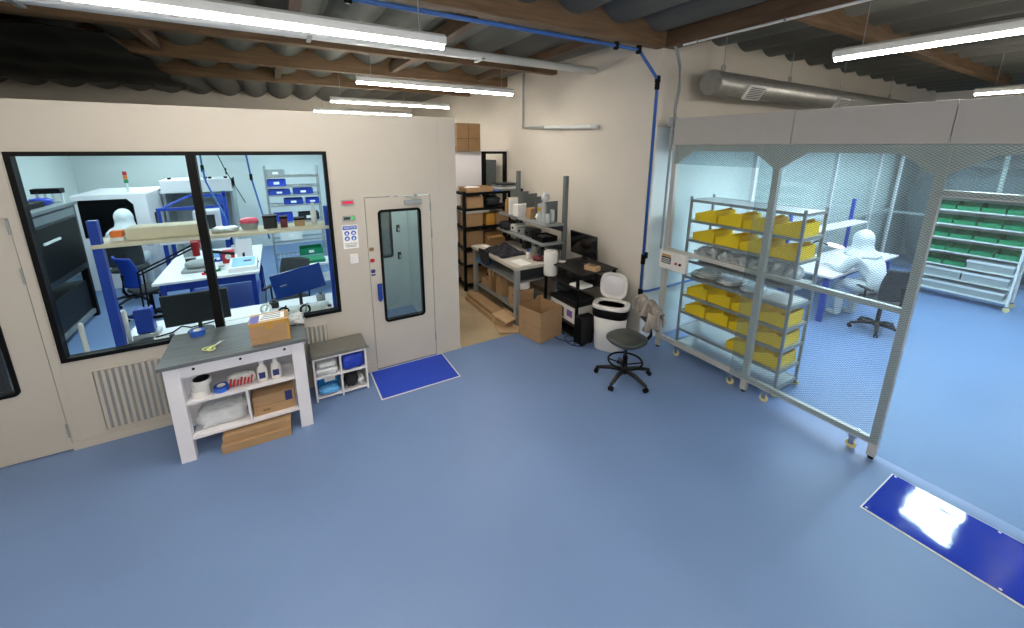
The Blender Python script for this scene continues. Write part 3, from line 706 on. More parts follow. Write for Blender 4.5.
# jacket thrown over the backrest: falls in folds in front and behind
def jk(u, v):
    s_ = (u - .5) * .62; w_ = (v - .5) * .46; top = .95
    fold = .034 * math.sin(s_ * 30 + 1.2 * math.sin(w_ * 9)) + .03 * noise.noise((s_ * 6, w_ * 6, 2))
    r = .05; al = w_
    if abs(al) < r * 1.4: ang = al / r; px, pz = r * math.sin(ang), top - r * (1 - math.cos(ang))
    else:
        sg = 1 if al > 0 else -1; ang = 1.4; px = sg * (r * math.sin(ang) + (abs(al) - r * 1.4) * .16); pz = top - r * (1 - math.cos(ang)) - (abs(al) - r * 1.4) * (.95 if sg < 0 else .8)
    pz += .03 * noise.noise((s_ * 5, 0, 5)) - .05 * (s_ / .31) ** 2 - .02 * math.sin(s_ * 25)
    return so + sd * (.285 + px + (fold if abs(al) > .06 else 0)) + sn * (s_ * .98 + .085 + .02 * math.sin(w_ * 12)) + Vector((0, 0, pz))
jq = MB().sheet(jk, 40, 34, .012)
jo = thing('jacket', tuple(so + sd * .3 + Vector((0, 0, .6))), 'taupe jacket draped over the swivel stool backrest', 'jacket')
jq.build('body', 'jacket', jo, smooth=True)
def slv(u, v):
    a = 2 * PI * v; l = u; c = so + sd * (.22 - .05 * l) + sn * (-.10 - .04 * math.sin(l * 3)) + Vector((0, 0, .88 - .22 * l))
    r = .05 * (1 + .25 * noise.noise((l * 7, math.cos(a), math.sin(a))))
    return c + sd * r * math.cos(a) * .7 + sn * r * math.sin(a)
MB().sheet(slv, 16, 14, .006).build('sleeve', 'jacket', jo, smooth=True)

def task_chair(loc, rz, label, arms=True, sh=.47, group=None, backm='charcoal', drop=0):
    """faces +y at rz 0, built at the origin then placed"""
    t = thing('task_chair', (0, 0, 0), label, 'chair', group)
    star_base(t, (0, 0), .32, a0=.3); MB().cyl((0, 0, .1), (0, 0, sh - .04), .026).build('column', 'black', t)
    MB().box(-.11, .11, -.12, .10, sh - .06, sh - .03).build('seat_plate', 'black', t)
    MB().lathe((0, .02, sh - .03), [(.12, 0), (.235, .01), (.25, .035), (.235, .06), (.10, .062)], 28, 1, 1, 3.2).build('seat', 'charcoal', t, smooth=True)
    MB().tube([(0, -.1, sh - .045), (0, -.27, sh - .04), (0, -.31, sh + .05), (0, -.29, sh + .30)], .02, 10).build('back_bar', 'black', t, smooth=True)
    def bk(u, v):
        a = (u - .5); return Vector((a * .46 * (1 - .18 * (v - .3) ** 2), -.28 + .30 * a * a - .10 * (v - .3) ** 2 * 1.5 + .02, sh + .10 + .47 * v))
    br = MB().sheet(bk, 12, 12, .022).build('backrest', backm, t, smooth=True)
    if arms:
        for s_ in (-1, 1):
            ar = MB().tube([(s_ * .2, -.02, sh - .03), (s_ * .28, -.02, sh - .01), (s_ * .285, -.03, sh + .2)], .014, 8).build('armrest', 'black', t, smooth=True)
            MB().box(s_ * .285 - .03, s_ * .285 + .03, -.15, .13, sh + .2, sh + .225).build('arm_pad', 'blackplastic', ar, bevel=.008)
    t.location = loc; t.rotation_euler = (0, 0, rz)
    return t
ch = task_chair((7.60, 2.0, 0), -.62, 'black mesh office chair at the table inside the enclosure', group=None)

# ------------------------------------------------------------------ lidded bin
t = thing('lidded_bin', (3.76, 3.60, 0), 'white plastic waste bin with open lid and black liner bag', 'bin'); bc = (3.75, 3.60, 0)
MB().lathe(bc, [(.165, 0), (.175, .01), (.205, .60), (.19, .605), (.165, .02), (.02, .012)], 40, .9, 1.15, 3.2).build('body', 'whiteplastic', t, smooth=True)
MB().lathe(bc, [(.209, .50), (.216, .51), (.222, .60), (.212, .632), (.185, .632), (.176, .50), (.16, .2), (.02, .19)], 40, .9, 1.15, 3.2).build('liner', 'black', t, smooth=True)
MB().lathe((bc[0], bc[1], .625), [(.165, .012), (.222, 0), (.228, .012), (.222, .04), (.17, .05), (.16, .035), (.165, .012)], 40, .9, 1.15, 3.2).build('rim', 'whiteplastic', t, smooth=True)
q = MB(); q.lathe((0, 0, 0), [(.02, .0), (.19, .0), (.205, -.012), (.215, -.01), (.215, .012), (.19, .024), (.02, .026)], 40, .9, 1.15, 3.2)
q2 = MB(); q2.lathe((0, 0, 0), [(.02, -.004), (.15, -.004), (.155, -.001), (.15, .002), (.02, .002)], 32, .9, 1.15, 3.4)
for qq, nm, mm in ((q, 'lid', 'whiteplastic'), (q2, 'lid_panel', 'white')):
    bmesh.ops.transform(qq.bm, verts=qq.bm.verts[:], matrix=Matrix.Translation((3.985, 3.62, .845)) @ Euler((0, PI / 2 * 1.10, -.05)).to_matrix().to_4x4() @ Matrix.Diagonal((.98, .80, 1, 1)))
    lid = qq.build(nm, mm, t if nm == 'lid' else lid, smooth=True)
MB().box(3.60, 3.612, 3.44, 3.455, .47, .53).build('tag', 'maroon', t)
MB().cyl((3.955, 3.5, .655), (3.955, 3.7, .655), .014, 10).build('hinge', 'whiteplastic', t)
t.location = (3.70, 3.645, 0); t.rotation_euler = (0, 0, .62); t.scale = (.95, .95, .97)

# ------------------------------------------------------------------ soft-wall enclosure
EX = 4.28; P3 = (3.32, 2.12, .97, -.42)
t = thing('cleanroom_enclosure', (8.2, 1.5, 0), 'aluminium framed enclosure with grid vinyl curtains and grey header panels', 'enclosure')
def post(x, y, foot=True, z1=2.732, z0=.03, m='alu'):
    q = MB(); q.box(x, x + .06, y - .03, y + .03, z0, z1)
    for s_ in (-.0305, .0285): q.box(x + .024, x + .036, y + s_, y + s_ + .002, z0, z1)
    p_ = q.build('post', m, t, bevel=.003)
    if foot: MB().cyl((x + .03, y, 0), (x + .03, y, .03), .022).build('foot', 'black', p_)
for y in P3: post(EX, y)
for x in (6.3, 9.0, 11.0): post(x, 3.44, False, m='white')
post(12.2, 3.42, False, m='white'); post(12.2, 1.9, False); post(12.2, .3, False); post(12.2, -1.2, False)
# rails
def rail(x0, x1, y0, y1, z0, z1, m='alu'): return MB().box(x0, x1, y0, y1, z0, z1).build('rail', m, t, bevel=.003)
for a, b in ((P3[0], P3[1]), (P3[1], P3[2])):
    rail(EX + .005, EX + .055, b + .031, a - .031, 1.375, 1.425); r_ = rail(EX + .005, EX + .055, b + .031, a - .031, .14, .20)
    for y in (b + .12, a - .12): MB().cyl((EX + .03, y, .2), (EX + .03, y, .212), .01, 8).build('rail_bolt', 'chrome', r_)
rail(EX + .002, EX + .058, P3[3] + .031, P3[2] - .031, 2.35, 2.40)
rail(EX + .004, EX + .056, P3[3], P3[0], 2.66, 2.735)
rail(6.36, 12.2, 3.42, 3.46, 1.30, 1.35, 'whitemetal'); rail(EX + .06, 12.2, 3.40, 3.46, 2.66, 2.74)
rail(12.2, 12.26, -1.2, 3.38, 1.26, 1.31, 'whitemetal'); rail(12.2, 12.26, -1.2, 3.38, 2.66, 2.74)
# corner gussets, flat metal plates
for y, s_ in ((P3[0], -1), (P3[1], 1), (P3[1], -1), (P3[2], 1), (P3[2], -1), (P3[3], 1)):
    MB().prism([(y + s_ * .03, 2.66), (y + s_ * .25, 2.66), (y + s_ * .03, 2.50)], 'x', EX + .012, EX + .05).build('gusset', 'alu', t)
# header panels
for a, b in ((3.35, 2.025), (2.02, .965), (.96, -.45)):
    MB().box(EX - .02, EX + .0, b, a, 2.735, 3.045).build('header_panel', 'header', t, bevel=.003)
MB().box(EX + .0, 12.3, -1.3, 3.44, 2.98, 3.02).build('roof_panel', 'header', t); MB().box(EX + .07, 12.19, -1.3, 3.38, 2.765, 2.785).build('ceiling_sheet', 'inwall', t)
# vinyl curtains: clear film printed with a fine diamond grid
MB().box(EX + .062, EX + .065, P3[1] + .03, P3[0] - .03, .2, 2.66).build('curtain', 'film', t)
MB().box(EX - .006, EX - .003, P3[2] - .03, P3[1] + .16, .16, 2.73).build('curtain', 'gridfilm', t)
MB().box(EX - .006, EX - .003, P3[3], P3[2] - .032, 2.36, 2.73).build('curtain', 'gridfilm', t)
MB().box(EX - .006, EX - .003, P3[1] + .165, P3[0], 2.50, 2.73).build('curtain', 'gridfilm', t)
MB().box(EX + .062, EX + .065, P3[3] + .03, P3[2] - .03, .03, 2.35).build('door_curtain', 'doorfilm', t)
MB().box(12.19, 12.193, -1.2, 3.38, .05, 2.66).build('curtain', 'gridfilm', t)
MB().box(EX + .06, 12.2, 3.408, 3.411, .05, 2.66).build('curtain', 'film', t)
cbx = MB().box(EX - .07, EX - .008, 2.96, 3.35, 1.165, 1.395).build('control_box', 'whiteplastic', t, bevel=.006)
MB().box(EX - .073, EX - .069, 3.17, 3.31, 1.24, 1.33).build('display', 'machine', cbx); MB().box(EX - .0735, EX - .0705, 3.175, 3.305, 1.335, 1.36).build('label', 'tape', cbx)
for y, m in ((3.09, 'red'), (3.03, 'black')): MB().cyl((EX - .085, y, 1.27), (EX - .068, y, 1.27), .016, 14).build('push_button', m, cbx)
q = MB()
for i in range(3): q.box(EX - .0745, EX - .0725, 3.18, 3.30, 1.255 + .023 * i, 1.263 + .023 * i)
q.build('readout', 'paper', cbx)
for y in (3.02, 2.28, 1.90, 1.12):
    c_ = MB().box(EX + .015, EX + .045, y - .03, y + .03, .105, .14).build('caster', 'chrome', t); q = MB(); q.box(EX + .012, EX + .018, y - .02, y + .02, .04, .11); q.box(EX + .042, EX + .048, y - .02, y + .02, .04, .11); q.build('fork', 'chrome', c_)
    MB().cyl((EX + .019, y, .04), (EX + .041, y, .04), .04, 20).build('wheel', 'castor', c_, smooth=False)
for x, y, hx, hy in ((5.5, 2.3, .6, .15), (5.6, .9, .6, .15), (7.3, 2.4, .6, .15), (8.05, 1.0, .45, .27), (9.3, 2.4, .6, .15), (9.6, -.1, .6, .15), (11.2, 2.4, .6, .15), (11.2, .7, .6, .15)):
    panel_lamp(x - hx, x + hx, y - hy, y + hy, 2.765, 'long bright ceiling light inside the enclosure', 'enclosure ceiling lights', 'encllamp')

# ------------------------------------------------------------------ stainless rack with yellow bins
RX0, RX1, RY0, RY1 = 4.50, 4.96, 1.89, 3.17
t = thing('steel_rack', (4.73, 2.53, 0), 'stainless wheeled rack of yellow bins behind the enclosure front', 'rack')
for x in (RX0, RX1):
    for y in (RY0, RY1):
        MB().box(x - .014, x + .014, y - .014, y + .014, .09, 2.10).build('upright', 'greymetal', t, bevel=.003)
        c_ = MB().box(x - .02, x + .02, y - .02, y + .02, .075, .09).build('caster', 'chrome', t); q = MB(); q.box(x - .018, x - .014, y - .015, y + .015, .03, .08); q.box(x + .014, x + .018, y - .015, y + .015, .03, .08); q.build('fork', 'chrome', c_); MB().cyl((x - .012, y, .036), (x + .012, y, .036), .036, 18).build('wheel', 'castor', c_)
RZ = [2.06, 1.80, 1.55, 1.27, 1.055, .80, .555, .305, .10]
for i, z in enumerate(RZ):
    s_ = MB().box(RX0 + .004, RX1 - .004, RY0 + .004, RY1 - .004, z - .006, z).build('shelf', 'steel', t)
    q = MB(); q.box(RX0 - .012, RX0 + .002, RY0 + .015, RY1 - .015, z - .028, z + .004); q.box(RX1 - .002, RX1 + .012, RY0 + .015, RY1 - .015, z - .028, z + .004)
    q.box(RX0 + .015, RX1 - .015, RY0 - .012, RY0 + .002, z - .028, z + .004); q.box(RX0 + .015, RX1 - .015, RY1 - .002, RY1 + .012, z - .028, z + .004)
    q.build('shelf_rail', 'greymetal', s_)
YB = 'yellow bins on the steel rack'
def open_bin(name, m, L, W, H, lab, cat, grp, loc=(0, 0, 0), lo=.55):
    """hopper-front stacking bin: low mouth at +y, tall back at -y"""
    t = thing(name, (0, 0, 0), lab, cat, grp); w = .005
    side = [(L / 2, 0), (L / 2, H * lo), (L / 2 - .02, H * lo), (-L / 2 + .055, H), (-L / 2 + .05, H * .86), (-L / 2, H * .86), (-L / 2, 0)]
    q = MB()
    for x in (-W / 2, W / 2 - w): q.prism(side, 'x', x, x + w)
    q.box(-W / 2 + w, W / 2 - w, -L / 2, L / 2, 0, w); q.box(-W / 2 + w, W / 2 - w, -L / 2, -L / 2 + w, w, H * .86); q.box(-W / 2 + w, W / 2 - w, L / 2 - w, L / 2, w, H * lo)
    q.build('body', m, t)
    q = MB()
    for k in range(3): q.box(-W / 2 + .01, W / 2 - .01, -L / 2 - .004, -L / 2, H * (.2 + .22 * k), H * (.24 + .22 * k))
    q.box(-W / 2 - .003, -W / 2, -L / 2 + .02, L / 2 - .01, H * .48, H * .52); q.box(W / 2, W / 2 + .003, -L / 2 + .02, L / 2 - .01, H * .48, H * .52)
    q.build('ribs', m, t)
    if m != 'green': MB().box(-W / 2 + .05, W / 2 - .05, L / 2, L / 2 + .003, H * .12, H * .42).build('label_card', 'paper', t)
    t.location = loc
    return t
proto = None
SH = {1.80: 'top bin row', 1.55: 'second bin row from the top', .80: 'bin row under the foil bags', .555: 'next lower full bin row', .305: 'lowest, half-empty bin row'}
NTH = ('farthest left', 'second from the left', 'third from the left', 'fourth from the left')
for z in (1.80, 1.55, .80, .555, .305):
    for k in range(4):
        if z == .305 and k < 2: continue
        y = RY1 - .19 - k * .305
        lab = f'yellow bin, {NTH[k]}, {SH[z]} of steel rack'
        if proto is None: o = proto = open_bin('storage_bin', 'yellow', .285, .40, .165, lab, 'bin', YB)
        else: o = dup(proto, label=lab)
        o.location = (4.735 + .004 * ((k * 7) % 3 - 1), y, z + .001)
# antistatic bags piled on two shelves
FB = 'crumpled silver bags on the steel rack'
for i in range(9):
    y = 3.02 - .128 * i; z = 1.271 if i % 2 == 0 else 1.275
    h = .17 + .05 * ((i * 5) % 3) / 2
    simple('foil_bag', MB().blob((4.72 + .03 * (i % 2), y, z + h / 2), (.38, .145, h), .26, 3.2, 30 + i, 2.2, .2 * (i % 3 - 1), seg=26, rings=14), 'foil', 'crumpled silver bag in the upper foil pile of the steel rack', 'bag', FB + ', upper pile', smooth=True)
for i, (y, z, w_) in enumerate(((2.98, 1.057, .34), (2.95, 1.092, .32), (2.93, 1.127, .28), (2.66, 1.057, .26), (2.64, 1.09, .24), (2.38, 1.057, .22))):
    simple('foil_bag', MB().blob((4.73, y, z + .02), (.36, w_, .04), .12, 2.6, 60 + i, 3.2, .12 * (i % 3 - 1), seg=26, rings=8), 'foil', 'flat silver bag in the lower foil stack of the steel rack', 'bag', FB + ', lower stack', smooth=True)
simple('flat_plate', MB().box(4.55, 4.9, 1.92, 2.22, 1.0565, 1.066), 'paper', 'white flat sheet at the right end of the foil shelf', 'sheet', bevel=.002)

# ------------------------------------------------------------------ table, seated person, ring lamp inside the enclosure
t = thing('assembly_table', (8.5, 2.95, 0), 'white topped table with blue legs inside the enclosure', 'table')
MB().box(7.15, 9.8, 2.5, 3.3, .74, .775).build('table_top', 'white', t, bevel=.004)
for x in (7.2, 9.66):
    for y in (2.56, 3.18): MB().box(x, x + .07, y, y + .07, 0, .74).build('leg', 'blueframe', t, bevel=.003)
q = MB(); q.box(7.27, 9.66, 2.57, 2.6, .66, .73); q.box(7.27, 9.66, 3.2, 3.23, .66, .73); q.build('apron', 'blueframe', t)
for x in (7.25, 9.6): MB().box(x, x + .06, 3.24, 3.29, .775, 1.75).build('upright', 'blueframe', t, bevel=.003)
MB().box(7.25, 9.66, 3.0, 3.24, 1.32, 1.345).build('upper_shelf', 'white', t)
t = thing('ring_lamp', (8.1, 3.1, .775), 'glowing round magnifier lamp on an arm over the enclosure table', 'lamp')
MB().tube([(7.6, 3.2, .775), (7.6, 3.2, 1.0), (7.85, 3.05, 1.16), (8.0, 2.95, 1.09)], .012, 8).build('arm', 'black', t)
MB().torus((8.1, 2.88, 1.08), .105, .02, (.15, .1, 0), 30, 8).build('ring', 'ring', t, smooth=True); MB().lathe((8.1, 2.88, 1.08), [(.086, -.004), (.086, .004), (.01, .005)], 24).build('lens', 'clearplastic', t)
for i, (x, y, rz) in enumerate(((7.45, 2.75, .3), (8.5, 2.75, -.2), (8.95, 2.95, .5))):
    simple('paper_sheet', MB().obox((x, y, .7775), (.3, .21, .003), (0, 0, rz)), 'paper', ('white paper near the left corner of the enclosure table', 'white paper right of the seated person on the enclosure table', 'white paper at the back of the enclosure table')[i], 'paper')

def skin(name, parent, m, J, edges, root, sub=2):
    """one continuous surface grown on a jointed skeleton: J name -> ((x,y,z), radius)"""
    names = list(J); me = bpy.data.meshes.new(name)
    base = WLOC[parent.name]
    me.from_pydata([tuple(Vector(J[k][0]) - base) for k in names], [(names.index(a), names.index(b)) for a, b in edges], [])
    o = bpy.data.objects.new(name, me); COL.objects.link(o); o.parent = parent; WLOC[o.name] = base.copy()
    sk = o.modifiers.new('skin', 'SKIN'); sk.use_smooth_shade = True; sk.branch_smoothing = .6
    for i, k in enumerate(names):
        r = J[k][1]; r = r if isinstance(r, tuple) else (r, r)
        me.skin_vertices[0].data[i].radius = r; me.skin_vertices[0].data[i].use_root = (k == root)
    ss = o.modifiers.new('sub', 'SUBSURF'); ss.levels = sub; ss.render_levels = sub
    tx = bpy.data.textures.get('cloth_wrinkles') or bpy.data.textures.new('cloth_wrinkles', 'CLOUDS'); tx.noise_scale = .09
    d_ = o.modifiers.new('wrinkles', 'DISPLACE'); d_.texture = tx; d_.strength = .035; d_.mid_level = .5; d_.texture_coords = 'LOCAL'
    me.materials.append(M[m]); return o
def seated_person(loc, rz, label, seat, lean, reach, look=.0):
    """hooded coverall figure, faces +y at the origin; seat = seat height, lean = forward shift of the chest"""
    t = thing('person', (0, 0, 0), label, 'person'); s_ = seat
    J = {'pelvis': ((0, -.02, s_ + .13), .17), 'waist': ((0, lean * .3, s_ + .30), .16), 'chest': ((0, lean * .75, s_ + .48), (.20, .155)), 'neckbase': ((0, lean, s_ + .62), .11),
         'neck': ((0, lean + .04, s_ + .69), .085), 'head': ((0, lean + .08 + look, s_ + .78), .115), 'crown': ((0, lean + .09 + look, s_ + .87), .095)}
    E = [('pelvis', 'waist'), ('waist', 'chest'), ('chest', 'neckbase'), ('neckbase', 'neck'), ('neck', 'head'), ('head', 'crown')]
    for sg, n in ((-1, 'l'), (1, 'r')):
        J['sh' + n] = ((sg * .20, lean * .95, s_ + .55), .088); J['el' + n] = ((sg * .29, lean + .10, s_ + .30), .068)
        wr = Vector((sg * .20, lean + .10 + reach, s_ + .33)); J['wr' + n] = (tuple(wr), .042); J['pm' + n] = (tuple(wr + Vector((-sg * .01, .07, -.005))), (.036, .02))
        E += [('chest', 'sh' + n), ('sh' + n, 'el' + n), ('el' + n, 'wr' + n), ('wr' + n, 'pm' + n)]
        pv = wr + Vector((-sg * .01, .07, -.005))
        for f_ in range(4):
            k = f'f{f_}{n}'; dx = (f_ - 1.5) * .021; ln = (.055, .066, .062, .048)[f_]
            J[k] = (tuple(pv + Vector((dx, .03, 0))), .0095); J[k + 'k'] = (tuple(pv + Vector((dx * 1.1, .03 + ln * .6, -.006))), .0088); J[k + 't'] = (tuple(pv + Vector((dx * 1.1, .03 + ln, -.026))), .0078)
            E += [('pm' + n, k), (k, k + 'k'), (k + 'k', k + 't')]
        tb = wr + Vector((-sg * .04, .045, -.006)); J['t' + n] = (tuple(tb), .0115); J['tt' + n] = (tuple(tb + Vector((-sg * .022, .04, -.012))), .009)
        E += [('wr' + n, 't' + n), ('t' + n, 'tt' + n)]
        J['hp' + n] = ((sg * .10, .04, s_ + .10), .13); J['kn' + n] = ((sg * .16, .44, s_ + .09), .085); J['an' + n] = ((sg * .15, .40, .12), .06); J['he' + n] = ((sg * .15, .40, .052), .05); J['to' + n] = ((sg * .16, .58, .045), .042)
        E += [('pelvis', 'hp' + n), ('hp' + n, 'kn' + n), ('kn' + n, 'an' + n), ('an' + n, 'he' + n), ('he' + n, 'to' + n)]
    skin('body', t, 'suit', J, E, 'pelvis')
    # hood: fabric shell round the head, open at the face; face with mask
    hc = Vector((0, lean + .085 + look, s_ + .80))
    q = MB(); 
    def hood(u, v):
        a = -PI / 2 + (u - .5) * 2 * PI * .82
        if v < .35:
            k = (.35 - v) / .35; rr = .118 + .085 * k * k + .008 * math.sin(a * 7) * k; z = -.03 - .21 * k
        else:
            el = -.2 + (v - .35) / .65 * 1.76; rr = .122 * max(.02, math.cos(el)) * (1 + .03 * math.sin(a * 5 + v * 6)); z = .015 + .15 * math.sin(el)
        return hc + Vector((rr * math.cos(a) * (1 + .25 * (v < .15)), -.01 + rr * math.sin(a) * 1.08 - .05 * max(0, .35 - v), z))
    q.sheet(hood, 30, 20, .008); q.build('hood', 'suit', t, smooth=True)
    fc = MB().lathe((0, 0, 0), [(.01, -.12), (.05, -.105), (.082, -.05), (.092, .02), (.085, .08), (.05, .115), (.01, .12)], 20)
    bmesh.ops.translate(fc.bm, verts=fc.bm.verts[:], vec=hc + Vector((0, .035, 0)))
    f_ = fc.build('face', 'cardboard_pale', t, smooth=True)
    MB().blob(hc + Vector((0, .118, .005)), (.028, .04, .045), .02, 1, 1, 2, flat=False, seg=10, rings=6).build('nose', 'cardboard_pale', f_, smooth=True)
    for sg in (-1, 1): MB().blob(hc + Vector((sg * .034, .116, .028)), (.026, .014, .014), .0, 1, 1, 2, flat=False, seg=10, rings=6).build('eye', 'black', f_, smooth=True)
    MB().blob(hc + Vector((0, .112, -.045)), (.12, .06, .085), .03, 2, 3, 2.4, flat=False, seg=16, rings=10).build('mask', 'glove', f_, smooth=True)
    t.location = loc; t.rotation_euler = (0, 0, rz)
    return t
seated_person((7.72, 2.12, 0), -.35, 'person in white hooded coverall seated at the enclosure table, leaning forward', .50, .26, .20)
ORD = ('first', 'second', 'third', 'fourth', 'fifth', 'sixth', 'seventh', 'eighth', 'ninth', 'tenth', 'eleventh', 'twelfth')
for grp, txt in ((FB + ', upper pile', 'upper foil pile'), (FB + ', lower stack', 'lower foil stack')):
    for i, o in enumerate([o for o in bpy.data.objects if o.get('group') == grp]):
        o['label'] = f'crumpled silver bag, {ORD[i]} from the left in the {txt} of the steel rack'
        o['group'] = grp

# ------------------------------------------------------------------ rack of green bins deep in the enclosure
t = thing('bin_rack', (10.55, 1.75, 0), 'white wheeled rack of green bins at the back of the enclosure', 'rack')
GX0, GX1, GY0, GY1 = 10.42, 10.80, 1.18, 2.36
for x in (GX0, GX1):
    for y in (GY0, GY1):
        MB().box(x - .016, x + .016, y - .016, y + .016, .10, 1.90).build('upright', 'whitemetal', t, bevel=.003)
        c_ = MB().box(x - .02, x + .02, y - .02, y + .02, .08, .10).build('caster', 'chrome', t); MB().cyl((x - .014, y, .042), (x + .014, y, .042), .042, 18).build('wheel', 'castor', c_)
GZ = [1.64, 1.385, 1.135, .885, .635, .40, .16]
for z in GZ + [1.88]: MB().box(GX0 - .015, GX1 + .01, GY0, GY1, z - .02, z).build('shelf', 'whitemetal', t)
MB().box(GX1 + .008, GX1 + .014, GY0, GY1, .16, 1.88).build('back_sheet', 'whitemetal', t)
GB = 'green bins on the rack'; gp = None
RW = ('top', 'second', 'third', 'fourth', 'fifth')
for r, z in enumerate(GZ[:5]):
    for k in range(4):
        if r == 4 and k > 1: continue
        lab = f'green bin, {ORD[k]} from the left in the {RW[r]} row of the enclosure rack'
        if gp is None: gp = o = open_bin('storage_bin', 'green', .33, .268, .15, lab, 'bin', GB, lo=.5)
        else: o = dup(gp, label=lab)
        o.location = (10.60, GY1 - .155 - k * .29, z + .001); o.rotation_euler = (0, 0, PI / 2)
for r, (y0, y1, z, h, lab) in enumerate(((1.22, 1.76, .635, .15, 'long grey box right of the lowest green bins'), (1.80, 2.32, .40, .16, 'grey box under the lowest green bins, left one'), (1.24, 1.78, .40, .16, 'grey box in the row under the green bins, right one'), (1.25, 2.3, .16, .14, 'long grey box on the bottom shelf of the green bin rack'))):
    b = thing('grey_box', (10.6, (y0 + y1) / 2, z), lab, 'box', 'grey boxes on the green bin rack')
    MB().box(10.45, 10.75, y0, y1, z + .001, z + h * .72).build('body', 'greybox', b, bevel=.006); MB().box(10.44, 10.76, y0 - .01, y1 + .01, z + h * .72, z + h).build('lid', 'whitemetal', b, bevel=.006)
c = thing('dark_reflection', (13.2, 2.2, 0), 'dark green grey shape added as a reflection behind the enclosure back wall', 'cover')  # lump added behind the back curtain for the dark reflection in its film
MB().blob((13.2, 2.2, 1.15), (1.0, 2.3, 2.3), .06, 2.2, 12, 4, seg=28, rings=14).build('body', 'darkgrey', c, smooth=True)

# ------------------------------------------------------------------ packing bench along the plaster wall
BX0, BX1, BY0, BY1, BZ = 2.88, 3.74, 4.80, 6.38, .95
t = thing('packing_bench', (3.3, 5.5, 0), 'grey steel packing bench with upper shelves along the plaster wall', 'workbench')
MB().box(BX0, BX1, BY0, BY1, BZ - .05, BZ).build('bench_top', 'benchtop', t, bevel=.004)
for x in (BX0 + .02, BX1 - .09):
    for y in (BY0 + .02, BY1 - .10): MB().box(x, x + .07, y, y + .08, 0, BZ - .05).build('leg', 'greymetal', t, bevel=.004)
MB().box(BX0 + .05, BX1 - .04, BY0 + .08, BY1 - .1, .665, .69).build('drawer_shelf', 'greymetal', t); MB().box(BX0 + .05, BX1 - .04, BY0 + .08, BY1 - .1, .235, .26).build('lower_shelf', 'greymetal', t)
MB().box(BX0 + .1, BX1 - .1, BY0 + .025, BY0 + .045, .74, .90).build('end_panel', 'machine', t)
for y in (4.93, 6.36): MB().box(3.82, 3.89, y - .03, y + .03, 0, 2.26).build('upright', 'darkgrey', t, bevel=.004)
for x0, z, nm in ((3.46, 1.52, 'upper_shelf'), (3.42, 1.22, 'middle_shelf')):
    MB().box(x0, 3.82, 4.90, 6.40, z - .035, z).build(nm, 'greymetal', t, bevel=.003)
    for y in (4.915, 6.345): MB().prism([(3.815, z - .035), (x0 + .05, z - .035), (3.815, z - .14)], 'y', y, y + .02).build('shelf_bracket', 'machine', t)
for z0 in (1.02,): MB().box(3.80, 3.82, 4.97, 6.33, z0, z0 + .10).build('rear_rail', 'greymetal', t)
for k, y in enumerate((6.20, 5.93, 5.66, 5.40, 5.06)):
    MB().box(3.60, 3.81, y, y + .012, 1.521, (1.94, 1.93, 1.92, 1.90, 1.86)[k]).build('divider', 'darkgrey', t)
# on the upper shelf, from the far end to the near end
U = 1.5215; FG = 'folders on the bench shelf'
for i, (y, m, h, lab) in enumerate(((6.155, 'tape', .25, 'yellow folder at the far end of the bench shelf'), (6.11, 'cardboard', .29, 'tan folder between yellow folder and white binder'), (6.02, 'paper', .29, 'tall white binder beside the tan folder'))):
    simple('document_folder', MB().obox((3.565, y, U + h / 2 + .006), (.2, .03 + .02 * (i == 2), h), ((.12, .06, 0)[i], 0, 0)), m, lab, 'folder', FG, bevel=.003)
simple('white_box', MB().box(3.48, 3.74, 5.76, 5.92, U, U + .20), 'paper', 'white carton between the first dark dividers on the bench shelf', 'box', bevel=.004)
carton('small_carton', (3.63, 5.51, U), (.19, .15, .10), 0, 'brown carton between dark dividers on the bench shelf, lower one')
carton('small_carton', (3.63, 5.51, U + .1015), (.18, .14, .075), 0, 'brown carton stacked on another between the dark dividers')
simple('white_parts', MB().blob((3.63, 5.28, U + .06), (.16, .16, .12), .25, 3, 3), 'paper', 'small white crumpled parts on the bench shelf beside the tubes', 'part', smooth=True)
TG = 'clear tubes at the near end of the bench shelf'
for i, (x, y, h, r) in enumerate(((3.57, 5.205, .29, .045), (3.66, 5.16, .27, .045), (3.58, 5.115, .33, .045), (3.68, 5.02, .22, .04), (3.58, 5.0, .16, .04))):
    b = thing('clear_tube', (x, y, U), f'clear plastic tube, {ORD[i]} from the far end on the bench shelf', 'tube', TG)
    MB().cyl((x, y, U), (x, y, U + h), r, 18).build('body', 'clearplastic', b, smooth=False)
    MB().cyl((x, y, U + .01), (x, y, U + h * .9), r * .82, 16).build('contents', 'paper', b)
    if i < 2: MB().cyl((x, y, U + h * .58), (x, y, U + h * .82), r * 1.03, 18).build('yellow_band', 'tape', b)
simple('clear_bag', MB().blob((3.60, 5.115, U + .40), (.12, .11, .14), .3, 3, 41), 'clearbag', 'crumpled clear bag standing up out of a tube', 'bag', smooth=True)
